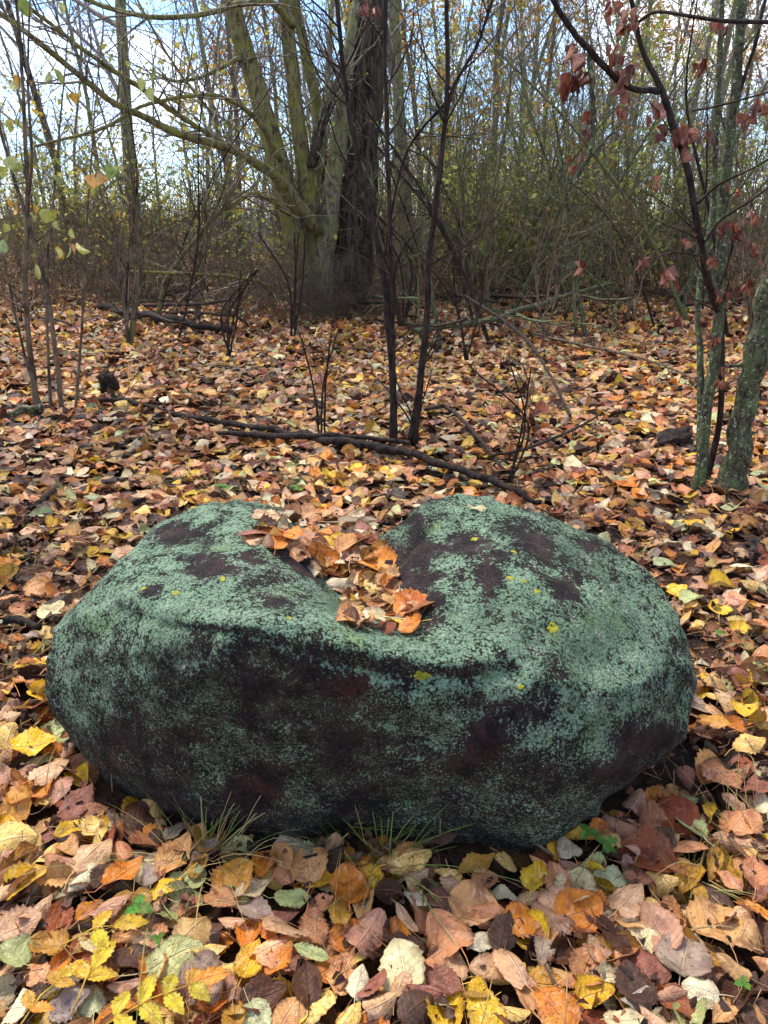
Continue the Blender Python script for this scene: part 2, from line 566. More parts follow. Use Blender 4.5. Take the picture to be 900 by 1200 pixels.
def make_boulder():
    bm = bmesh.new()
    bmesh.ops.create_icosphere(bm, subdivisions=7, radius=1.0)
    D = np.array([v.co[:] for v in bm.verts])
    F = np.array([[v.index for v in f.verts] for f in bm.faces])
    bm.free()
    D /= np.linalg.norm(D, axis=1)[:, None]
    # finer rows where the camera looks is not needed: one even sphere
    CD, w, q = rbf_fit(ctrl)
    rad = np.zeros(len(D))
    for s in range(0, len(D), 8000):
        K = np.linalg.norm(D[s:s + 8000, None] - CD[None], axis=2) ** 1.5
        rad[s:s + 8000] = K @ w + q[0] + D[s:s + 8000] @ q[1:]
    rad = np.clip(rad, .12, 1.2)
    P = RC + D * rad[:, None]
    # flat broken faces: whatever stands beyond such a plane is cut back to it
    def cut(p3, mask=1.0, k=.9):
        a, b, c = [np.array(p) for p in p3]
        n = np.cross(b - a, c - a)
        n /= np.linalg.norm(n)
        if np.dot(n, a - RC) < 0: n = -n
        sd = np.maximum((P - a) @ n, 0) * k * mask
        return P - n[None] * sd[:, None]

    QX = 450 + FPX * P[:, 0] / ((P - CAMP) @ FWD)
    ml = np.clip((390 - QX) / 60, 0, 1)
    P = cut([YP(250, 648, 1.47), YP(128, 706, 1.315), YP(300, 734, 1.125)], ml)
    P = cut([YP(200, 840, 1.165), YP(420, 800, 1.105), YP(420, 930, 1.135)], np.clip((560 - QX) / 80, 0, 1))
    P = cut([YP(690, 625, 1.64), YP(800, 722, 1.46), YP(720, 715, 1.37)])
    P = cut([YP(640, 690, 1.33), YP(620, 790, 1.14), YP(740, 780, 1.25)], np.clip((QX - 560) / 60, 0, 1))
    P = cut([on_z(655, 985, .035), on_z(800, 876, .12), YP(730, 880, 1.18)], np.clip((QX - 640) / 30, 0, 1), .8)
    P = cut([YP(58, 800, 1.40), YP(100, 860, 1.30), YP(110, 740, 1.33)], np.clip((180 - QX) / 40, 0, 1))
    P = cut([YP(600, 618, 1.575), YP(545, 700, 1.31), YP(640, 740, 1.215)], np.clip((QX - 500) / 30, 0, 1) * np.clip((660 - QX) / 20, 0, 1))
    P = cut([YP(600, 618, 1.575), YP(640, 740, 1.215), YP(765, 745, 1.32)], np.clip((QX - 590) / 20, 0, 1))
    fg = np.random.default_rng(64)
    for q in range(26):
        n = fg.normal(size=3)
        n[2] = abs(n[2]) * .8
        n[1] -= .6
        n /= np.linalg.norm(n)
        h = (P - RC) @ n
        d = h.max() - fg.uniform(.006, .016)
        P = P - n[None] * (np.maximum(h - d, 0) * .85)[:, None]
    # long straight breaks that give the block its angular outline
    def break_face(a, b, mask=1.0):
        n = np.cross(ray(*a), ray(*b))
        n /= np.linalg.norm(n)
        if np.dot(n, RC - CAMP) > 0: n = -n
        return P - n[None] * (np.maximum((P - CAMP) @ n, 0) * mask)[:, None]

    for a, b in (((62, 736), (186, 613)), ((186, 613), (240, 589)), ((52, 800), (62, 736)), ((54, 812), (78, 874)), ((78, 874), (152, 936)),
                 ((575, 582), (728, 634)), ((728, 634), (796, 713)), ((796, 713), (819, 786)), ((819, 790), (802, 866)), ((802, 866), (650, 1000))):
        P = break_face(a, b)
    QX = 450 + FPX * P[:, 0] / ((P - CAMP) @ FWD)
    P = break_face((434, 642), (500, 586), np.clip((QX - 428) / 10, 0, 1))
    # the hollow: a trough running from the rear edge to the front lip, steep against the right lobe
    path = np.array([on_y(372, 600, 1.86)[:2], on_y(400, 655, 1.55)[:2], on_y(440, 700, 1.37)[:2], on_y(462, 726, 1.27)[:2]])
    path = spline(path, 30)
    dd = np.linalg.norm(P[:, None, :2] - path[None], axis=2)
    k = dd.argmin(1)
    side = P[:, 0] - path[k, 0]
    sg = np.where(side > 0, .045, .085)
    prof = np.exp(-(dd.min(1) / sg) ** 2.4)
    topm = np.clip((P[:, 2] - .3) / .1, 0, 1)
    along = np.clip((30 - k) / 10., 0.25, 1)
    P[:, 2] -= prof * topm * .055 * along
    # broken, slightly faceted stone surface
    n1 = fbm(P, 3.2, 3, 1)
    n2 = np.abs(fbm(P, 7.0, 3, 2))
    n3 = fbm(P, 24.0, 4, 3)
    n4 = fbm(P, 12.0, 3, 8)
    P += D * (.008 * n1 - .015 * n2 + .0065 * n4 + .0042 * n3)[:, None]
    # attributes that steer where lichen has and has not grown
    bare = np.zeros(len(P))
    wob = 1.3 * fbm(P, 15.0, 5, 5)
    GR = np.zeros(len(P))
    PX = 450 + FPX * P[:, 0] / ((P - CAMP) @ FWD)
    PY = 600 - FPX * ((P - CAMP) @ UPV) / ((P - CAMP) @ FWD)
    for px, py, sx, sy, a in [(208, 628, 26, 12, 1), (245, 665, 36, 12, 1), (372, 660, 56, 24, 1.2), (300, 655, 26, 8, .8), (178, 690, 12, 8, .9), (330, 705, 34, 14, .6),
                              (540, 640, 38, 14, 1), (490, 660, 40, 42, 1.3), (505, 705, 18, 28, 1.0), (575, 670, 16, 36, .8), (636, 640, 22, 30, 1.0), (665, 690, 14, 30, .8), (700, 640, 24, 10, .7),
                              (305, 925, 34, 26, 1.2), (420, 800, 60, 26, .45), (570, 870, 22, 24, .9), (330, 800, 70, 60, .28), (240, 745, 20, 30, .35), (520, 900, 60, 40, .3), (430, 870, 90, 60, .22),
                              (180, 880, 70, 60, .35), (700, 900, 60, 20, .5), (770, 870, 50, 18, .8)]:
        c = None
        bare = np.maximum(bare, a * np.exp(-(((PX - px) / sx) ** 2 + ((PY - py) / sy) ** 2 + wob)) * (P[:, 1] < 2.0))
    # an open crack beside the hollow and a shallow step on the left block
    for line, wd, dp in (([(450, 672), (478, 650), (490, 634), (510, 615)], 4.5, .012), ([(222, 716), (236, 700), (262, 688), (330, 684)], 6, .006), ([(370, 772), (450, 788), (530, 794), (600, 788)], 9, .013), ([(575, 800), (604, 850), (590, 905), (600, 950)], 3, .007), ([(248, 735), (240, 790), (258, 850), (250, 905)], 4, .007), ([(640, 735), (700, 790), (715, 850)], 4, .007), ([(130, 712), (200, 735), (300, 745), (350, 768)], 5, .006)):
        L = spline(np.array(line, float), 60)
        dl = np.min([np.hypot(PX - a, PY - b) for a, b in L], axis=0)
        fac = np.exp(-(dl / wd) ** 2) * (P[:, 1] < 1.85) * (P[:, 2] > .25)
        P -= D * (fac * dp)[:, None]
        GR = np.maximum(GR, fac)
    red = np.zeros(len(P))
    for px, py, s in [(305, 925, 30), (570, 872, 20), (410, 805, 26), (505, 905, 14), (530, 780, 26), (130, 890, 18)]:
        red = np.maximum(red, np.exp(-(((PX - px) / s) ** 2 + ((PY - py) / s) ** 2)))
    mb = MB()
    base = np.array([0.0, 1.45, 0.0])
    mb.add(P, F, bare=bare, iron=red)
    # ---- material
    t = NT("lichen_covered_stone")
    tc = t.n("ShaderNodeTexCoord").outputs['Object']
    geo = t.n("ShaderNodeNewGeometry")
    sx = t.n("ShaderNodeSeparateXYZ")
    t.l(geo.outputs['Normal'], sx.inputs[0])
    up = t.step(sx.outputs[2], -.35, .75)
    nA = t.noise(tc, 4.5, 6, .6, .3)
    nB = t.noise(tc, 19, 8, .68, .2)
    nC = t.noise(tc, 120, 6, .72)
    nD = t.noise(tc, 330, 3, .65)
    bare_a = t.attr('bare').outputs['Fac']
    iron_a = t.attr('iron').outputs['Fac']
    stone = t.mix(t.step(nB, .35, .65), srgb(28, 22, 22), srgb(64, 49, 48))
    stone = t.mix(t.math('MULTIPLY', t.step(nC, .55, .68), .5), stone, srgb(96, 82, 84))
    stone = t.mix(t.math('MULTIPLY', t.math('MULTIPLY', iron_a, t.step(nB, .35, .6)), .8), stone, srgb(74, 34, 34))
    # lichen cover
    dv = t.n("ShaderNodeVectorMath", operation='ADD')
    nv3 = t.n("ShaderNodeTexNoise")
    t.l(tc, nv3.inputs['Vector'])
    nv3.inputs['Scale'].default_value = 60
    sc3 = t.n("ShaderNodeVectorMath", operation='SCALE')
    t.l(nv3.outputs['Color'], sc3.inputs[0])
    sc3.inputs['Scale'].default_value = .014
    t.l(tc, dv.inputs[0])
    t.l(sc3.outputs[0], dv.inputs[1])
    def cells(scale):
        nd = t.n("ShaderNodeTexVoronoi")
        t.l(dv.outputs[0], nd.inputs['Vector'])
        nd.inputs['Scale'].default_value = scale
        return nd.outputs['Distance']
    v1, v2, v3 = cells(90), cells(200), cells(380)          # rounded thalli, large and small
    low_ = t.math('SUBTRACT', 1.0, up)
    gran = t.math('ADD', t.math('MULTIPLY', v1, t.math('SUBTRACT', -.32, t.math('MULTIPLY', low_, -.15))), t.math('MULTIPLY', v2, -.45))
    gran = t.math('SUBTRACT', gran, t.math('MULTIPLY', t.math('MULTIPLY', t.math('SUBTRACT', v3, .25), low_), .75))
    c5 = lambda x, k: t.math('MULTIPLY', t.math('SUBTRACT', x, .5), k)
    cov = t.math('ADD', c5(nA, .9), t.math('MULTIPLY', t.math('SUBTRACT', nB, .5), t.math('ADD', .5, t.math('MULTIPLY', up, .8))))
    cov = t.math('ADD', cov, c5(nC, .75))
    cov = t.math('ADD', cov, c5(nD, .55))
    cov = t.math('ADD', cov, t.math('ADD', gran, .36))
    cov = t.math('ADD', cov, t.math('MULTIPLY', up, .17))
    cov = t.math('SUBTRACT', cov, t.math('MULTIPLY', t.math('MINIMUM', bare_a, 1.3), .5))
    lm = t.step(cov, -.10, .02)
    lich = t.mix(t.step(t.math('ADD', t.math('ADD', gran, .5), c5(nC, .8)), -.14, .16), srgb(42, 56, 44), srgb(120, 146, 118))
    lich = t.mix(t.math('MULTIPLY', t.step(nB, .50, .62), .6), lich, srgb(142, 166, 138))
    lich = t.mix(t.math('MULTIPLY', t.step(nD, .54, .64), .7), lich, srgb(50, 62, 48))
    nE = t.noise(tc, 8, 4, .6)
    lich = t.mix(t.math('MULTIPLY', t.step(nE, .58, .72), .5), lich, srgb(110, 138, 74))
    nG = t.noise(tc, 3.1, 3, .5)
    lich = t.mix(t.math('MULTIPLY', t.step(nG, .50, .66), .45), lich, t.mix(t.step(v2, .15, .5), srgb(178, 190, 170), srgb(92, 108, 92)))
    lich = t.mix(t.math('MULTIPLY', t.step(nG, .46, .34), .5), lich, srgb(66, 82, 64))
    v4 = cells(17)
    ros = t.math('MULTIPLY', t.math('SUBTRACT', 1.0, t.step(v4, .24, .32)), t.step(nE, .50, .55))
    lich = t.mix(t.math('MULTIPLY', ros, .7), lich, t.mix(t.step(v2, .2, .55), srgb(176, 186, 164), srgb(104, 116, 100)))
    col = t.mix(t.math('MAXIMUM', lm, t.math('MULTIPLY', ros, t.step(cov, -.12, .0))), stone, lich)
    # dark crust freckles everywhere
    fr = t.noise(tc, 210, 5, .78)
    col = t.mix(t.math('MULTIPLY', t.step(fr, .535, .62), .8), col, srgb(20, 20, 19))
    # moss threads in creases
    crease = t.math('MULTIPLY', t.step(geo.outputs['Pointiness'], .50, .46), t.step(nB, .5, .66))
    col = t.mix(t.math('MULTIPLY', crease, .6), col, srgb(74, 92, 36))
    h = t.math('ADD', t.math('MULTIPLY', lm, t.math('ADD', .8, t.math('MULTIPLY', gran, .8))), t.math('ADD', t.math('MULTIPLY', nC, .6), t.math('MULTIPLY', nD, .3)))
    h = t.math('SUBTRACT', h, t.math('MULTIPLY', t.step(fr, .535, .62), .45))
    nrm = t.bump(h, .9, .006, t.bump(nB, .6, .018))
    mat = t.done(t.principled(col, .88, .22, nrm).outputs[0])
    o = mb.build("boulder", mat, loc=base)
    tag(o, "large lichen covered boulder with a leaf filled hollow across its top", "boulder")
    bvh = BVHTree.FromPolygons([Vector(p) for p in P], [tuple(f) for f in F])
    return o, bvh, P


boulder, BVH, ROCKP = make_boulder()


def rock_hit(px, py):
    d = Vector(ray(px, py)).normalized()
    return BVH.ray_cast(Vector(CAMP), d)


def rock_top(x, y):
    h = BVH.ray_cast(Vector((x, y, 3)), Vector((0, 0, -1)))
    return h[0].z if h[0] is not None else None


# little crusts of yellow lichen
for px, py, r in [(603, 647, 6), (599, 677, 5), (630, 694, 6), (647, 735, 9), (614, 681, 4), (492, 792, 13), (205, 695, 6), (337, 724, 5), (168, 690, 4), (610, 805, 4), (262, 678, 6), (555, 632, 5)]:
    loc, nor, _, _ = rock_hit(px, py)
    if loc is None: continue
    mb = MB()
    rw = r / FPX * depth_of(loc)
    q = nor.to_track_quat('Z', 'Y').to_matrix()
    for k in range(9):
        a = rng.uniform(0, 6.28)
        d = rw * math.sqrt(rng.random()) * .75
        c = loc + q @ Vector((d * math.cos(a), d * math.sin(a) * .8, 0))
        s = rw * rng.uniform(.22, .5)
        hit = BVH.find_nearest(c)
        c = hit[0] + hit[1] * .0006
        n = 7
        th = np.arange(n) * 2 * math.pi / n
        ring = [c + q @ Vector((s * math.cos(t) * rng.uniform(.6, 1.2), s * math.sin(t) * rng.uniform(.6, 1.2), -.0004)) for t in th]
        V = np.array([list(c + hit[1] * .0016)] + [list(v) for v in ring])
        mb.add(V, np.array([[0, 1 + i, 1 + (i + 1) % n] for i in range(n)]))
    o = mb.build("lichen_crust", M_YLICH, boulder, loc=boulder.location)

# ------------------------------------------------------------------ leaves
PAL = {  # name: sRGB base colour, weight
    'tan': ((214, 158, 96), 22), 'pinkish brown': ((194, 130, 84), 15), 'dark brown': ((84, 52, 34), 9), 'orange': ((218, 132, 38), 15),
    'yellow': ((230, 180, 38), 14), 'ochre': ((196, 142, 52), 10), 'cream': ((222, 200, 152), 8), 'pale green': ((186, 190, 124), 4),
    'grey mauve': ((166, 142, 122), 3), 'rust red': ((148, 76, 40), 9)}
PNAMES = list(PAL)
PW = np.array([PAL[k][1] for k in PNAMES], float)
PW /= PW.sum()


def leaf_profile(shape, v):
    if shape == 'oval':
        return .31 * np.sin(math.pi * np.clip(v, 0, 1) ** .85) ** .75
    if shape == 'rounded':
        return .45 * np.sin(math.pi * np.clip(v, 0, 1) ** .8) ** .58
    if shape == 'heart shaped':
        return .44 * np.where(v < .22, np.sin(v / .22 * math.pi / 2) ** .5, np.cos((v - .22) / .78 * math.pi / 2) ** .62)
    return .20 * np.sin(math.pi * np.clip(v, 0, 1) ** .9) ** .8      # narrow


def leaf_template(shape, seed, nv=16, nu=4, petiole=True):
    """unit-length leaf, base at the origin end, tip along +Y, centred; verts, faces, uv"""
    g = np.random.default_rng(seed)
    v = np.linspace(0, 1, nv + 1)
    u = np.linspace(-1, 1, nu + 1)
    W = leaf_profile(shape, np.clip(v, .015, .985))
    ser = 1 + .05 * np.where(np.arange(nv + 1) % 2, 1, -1) * (nv > 8)
    ser += g.normal(size=nv + 1) * .022
    U, Vv = np.meshgrid(u, v)
    ww = (W * ser)[:, None] * np.sign(U) * np.abs(U) * np.where(np.abs(U) > .9, 1, 1 / ser[:, None])
    x = ww
    y = Vv - .5
    y = y + np.abs(U) * (-.05 if shape != 'heart shaped' else -.08) * (1 - Vv)
    fold = g.uniform(-.1, .55)
    roll = g.uniform(-1.2, 1.6)
    bend = g.uniform(-.9, 1.1)
    tw = g.uniform(-.7, .7)
    wave = g.uniform(.02, .07)
    ph = g.uniform(0, 6)
    z = fold * np.abs(x) + roll * x * x + bend * (y ** 2) * .5 + tw * x * y
    z += wave * np.sin(Vv * g.uniform(5, 11) + ph + U * 1.5) * np.abs(U)
    curl = g.uniform(0, 1)
    if curl > .6:                                  # one margin rolled in
        s = 1 if g.random() > .5 else -1
        k = np.clip(U * s - .1, 0, 1)
        z += k ** 2 * W[:, None] * g.uniform(.5, 1.2)
        x = x - s * k ** 2 * W[:, None] * g.uniform(.15, .45)
    P = np.stack([x, y, z], -1).reshape(-1, 3)
    i = np.arange(nv)[:, None] * (nu + 1) + np.arange(nu)[None]
    F = np.stack([i, i + 1, i + nu + 2, i + nu + 1], -1).reshape(-1, 4)
    uv = np.stack([U, Vv, np.zeros_like(U)], -1).reshape(-1, 3)
    if petiole:
        L = g.uniform(.25, .55)
        sx = g.uniform(-.2, .2)
        sz = g.uniform(-.05, .2)
        pts = np.array([[0, -.47, z[0, nu // 2] + .004], [sx * .3, -.5 - L * .5, sz * .4], [sx, -.5 - L, sz]])
        m = MB()
        m.tube(pts, [.016, .011, .012], 3, False)
        pv = m.v[0]
        F2 = m.f[0] + len(P)
        F = np.vstack([F, F2])
        P = np.vstack([P, pv])
        uv = np.vstack([uv, np.tile([0., .02, 0.], (len(pv), 1))])
    P[:, 2] -= P[: (nv + 1) * (nu + 1), 2].mean()
    return P, F, uv


SHAPES = ['oval', 'rounded', 'heart shaped', 'narrow']
FLAT = {}
SHW = [.34, .44, .17, .05]
TPL = {s: [leaf_template(s, 10 + i * 4 + j) for j in range(9)] for i, s in enumerate(SHAPES)}
FLAT = {s: sorted(range(9), key=lambda k: np.ptp(TPL[s][k][0][:85, 2]))[:5] for s in SHAPES}
TPL_MID = [leaf_template(s, 70 + k, 5, 2, k % 2 == 0) for k in range(9) for s in SHAPES[:3]]
TPL_FAR = [leaf_template(s, 140 + k, 3, 2, False) for k in range(5) for s in SHAPES[:3]]


def rot_mats(n, tilt_sigma, g):
    az = g.uniform(0, 2 * math.pi, n)
    ta = g.uniform(0, 2 * math.pi, n)
    ti = np.abs(g.normal(0, tilt_sigma, n))
    ti = np.minimum(ti, 1.35)
    flip = g.random(n) < .42
    c, s = np.cos(az), np.sin(az)
    Rz = np.zeros((n, 3, 3))
    Rz[:, 0, 0] = c; Rz[:, 0, 1] = -s; Rz[:, 1, 0] = s; Rz[:, 1, 1] = c; Rz[:, 2, 2] = 1
    Rz[flip, :, 0] *= -1
    Rz[flip, :, 2] *= -1
    ax = np.stack([np.cos(ta), np.sin(ta), np.zeros(n)], -1)
    K = np.zeros((n, 3, 3))
    K[:, 0, 2] = ax[:, 1]; K[:, 1, 2] = -ax[:, 0]; K[:, 2, 0] = -ax[:, 1]; K[:, 2, 1] = ax[:, 0]
    Rt = np.eye(3)[None] + np.sin(ti)[:, None, None] * K + (1 - np.cos(ti))[:, None, None] * (K @ K)
    return Rt @ Rz


PALRGB = np.array([srgb(*PAL[k][0]) for k in PNAMES])


def leaf_colors(n, g):
    idx = g.choice(len(PNAMES), n, p=PW)
    c = PALRGB[idx].copy()
    c[:, :3] *= g.uniform(.68, 1.22, (n, 1)) * g.uniform(.92, 1.08, (n, 3))
    return np.clip(c, 0.004, .85), idx


def scatter(mb, templates, pos, size, tilt, g, tint=None):
    n = len(pos)
    if n == 0: return
    Rm = rot_mats(n, tilt, g)
    cols = leaf_colors(n, g)[0] if tint is None else tint
    which = g.integers(0, len(templates), n)
    for k, (P, F, uv) in enumerate(templates):
        s = np.where(which == k)[0]
        if not len(s): continue
        m = len(P)
        V = np.einsum('nij,vj->nvi', Rm[s] * size[s][:, None, None], P) + pos[s][:, None, :]
        FF = (F[None] + (np.arange(len(s)) * m)[:, None, None]).reshape(-1, F.shape[1])
        UV = np.tile(uv, (len(s), 1, 1))
        UV[:, :, 2] = g.random(len(s))[:, None]
        mb.add(V.reshape(-1, 3), FF, leaf_uv=UV.reshape(-1, 3), tint=np.repeat(cols[s], m, axis=0))


# footprint of the boulder near the ground, as radius by azimuth
low = ROCKP[(ROCKP[:, 2] > .0) & (ROCKP[:, 2] < .035)]
faz = np.arctan2(low[:, 1] - RC[1], low[:, 0] - RC[0])
fr_ = np.hypot(low[:, 1] - RC[1], low[:, 0] - RC[0])
foot = np.zeros(72)
for k in range(72):
    s = (faz > -math.pi + k * math.pi / 36 - .09) & (faz < -math.pi + (k + 1) * math.pi / 36 + .09)
    foot[k] = fr_[s].max() if s.any() else .5


def outside_rock(x, y, m=0.0):
    a = np.arctan2(y - RC[1], x - RC[0])
    k = np.clip(((a + math.pi) / (math.pi / 36)).astype(int), 0, 71)
    return np.hypot(x - RC[0], y - RC[1]) > foot[k] + m


def in_poly(x, y, P):
    c = False
    for i in range(len(P)):
        (x1, y1), (x2, y2) = P[i], P[i - 1]
        if (y1 > y) != (y2 > y) and x < (x2 - x1) * (y - y1) / (y2 - y1) + x1:
            c = not c
    return c


HOLLOW = [tuple(on_z(a, b, .02)[:2]) for a, b in ((648, 990), (720, 925), (800, 860), (828, 872), (826, 898), (790, 930), (700, 966))]


ROT_SHADE_RGB = np.array([srgb(58, 38, 28), srgb(78, 50, 36), srgb(98, 64, 46), srgb(66, 46, 40), srgb(40, 28, 22)])  # rotted browns; in the lower litter they paint shade between leaves


def litter_band(mb, y0, y1, dens, templates, smin, smax, tilt, zmax, g):
    hw = lambda y: y * .80 + .8
    n = int((y1 - y0) * (hw(y0) + hw(y1)) * dens)
    y = np.sqrt(g.uniform(y0 ** 2, y1 ** 2, n)) if y0 > 0 else g.uniform(y0, y1, n)
    x = g.uniform(-1, 1, n) * hw(y)
    ok = outside_rock(x, y, -.012)
    if y0 < 2:
        ok &= ~np.array([in_poly(a, b, HOLLOW) for a, b in zip(x, y)])
    x, y = x[ok], y[ok]
    n = len(x)
    q = g.random(n)
    z = ground_h(x, y) + .002 + zmax * q
    tint = leaf_colors(n, g)[0]
    # lower leaves take dark rotted browns, painting in the shade of the gaps; patches of the carpet are wetter or paler
    gap_shade = g.random(n) < np.clip(.82 - 1.4 * q, .03, 1)
    tint[gap_shade] = ROT_SHADE_RGB[g.integers(0, len(ROT_SHADE_RGB), gap_shade.sum())]
    pat = .92 + .22 * np.sin(1.9 * x + 2.3 * np.sin(1.1 * y)) * np.sin(1.6 * y + 1.7 * np.sin(1.4 * x))
    tint[:, :3] *= (pat * g.uniform(.75, 1.1, n))[:, None]
    scatter(mb, templates, np.stack([x, y, z], -1), g.uniform(smin, smax, n), tilt, g, tint)


lit = MB()
allhi = [t for s in SHAPES[:3] for t in TPL[s]] + TPL['narrow'][:4]
gl = np.random.default_rng(21)
litter_band(lit, .45, 2.2, 720, allhi, .036, .092, .34, .036, gl)
litter_band(lit, 2.2, 4.5, 520, TPL_MID, .055, .100, .40, .036, gl)
litter_band(lit, 4.5, 8.0, 380, TPL_MID, .068, .115, .42, .04, gl)
litter_band(lit, 8.0, 16.0, 190, TPL_FAR, .08, .13, .52, .05, gl)
litter_band(lit, 16.0, 26.0, 60, TPL_FAR, .10, .16, .55, .05, gl)


# crumbs and fragments of broken leaves
n_ = 3600
fy = np.sqrt(gl.uniform(.3, 9, n_))
fx = gl.uniform(-.62, .62, n_) * (fy + .2)
ok_ = outside_rock(fx, fy, .01)
fx, fy = fx[ok_], fy[ok_]
ft = ROT_SHADE_RGB[gl.integers(0, len(ROT_SHADE_RGB), len(fx))].copy()
ft[:, :3] *= gl.uniform(.8, 3.2, (len(fx), 1))
scatter(lit, TPL_FAR, np.stack([fx, fy, ground_h(fx, fy) + gl.uniform(.03, .046, len(fx))], -1), gl.uniform(.010, .028, len(fx)), .5, gl, ft)


# ---- individually placed leaves
SINGLES = []       # (object, phrase, px, py)


def tpl_meshes():
    d = {}
    for s in SHAPES:
        d[s] = []
        for P, F, uv in TPL[s]:
            mb = MB()
            mb.add(P, F, leaf_uv=uv)
            o = mb.build("fallen_leaf", M_LEAF)
            d[s].append(o)
    return d


TPLOBJ = tpl_meshes()


def place_leaf(px, py, length, ang, colour, shape, tilt=.2, pos=None, nor=None, lift=.0, spots=None, variant=None, group='fallen leaves around the boulder'):
    """length in metres; ang = direction of the tip in the picture (degrees, 0 = right, 90 = away)"""
    src = TPLOBJ[shape][rng.randrange(9) if variant is None else variant]
    o = src.copy()
    COL.objects.link(o)
    if pos is None:
        z = .040 + lift
        pos = on_z(px, py, z)
        pos[2] += float(ground_h(pos[0], pos[1]))
    o.location = pos
    q = Matrix.Rotation(R(ang - 90), 4, 'Z')
    if rng.random() < .4:
        q = q @ Matrix.Rotation(math.pi, 4, 'Y')
    ta = rng.uniform(0, 6.28)
    q = Matrix.Rotation(tilt * rng.uniform(.4, 1.6), 4, Vector((math.cos(ta), math.sin(ta), 0))) @ q
    if nor is not None:
        q = Vector((0, 0, 1)).rotation_difference(nor).to_matrix().to_4x4() @ q
    o.rotation_euler = q.to_euler()
    o.scale = (length * rng.uniform(.9, 1.1), length, length)
    c = np.array(srgb(*PAL[colour][0]))
    c[:3] *= rng.uniform(.82, 1.15) * np.array([rng.uniform(.95, 1.05) for _ in range(3)])
    o.color = c
    tag(o, None, 'leaf', group)
    SINGLES.append((o, f"{colour} {shape} leaf", px, py, length))
    return o


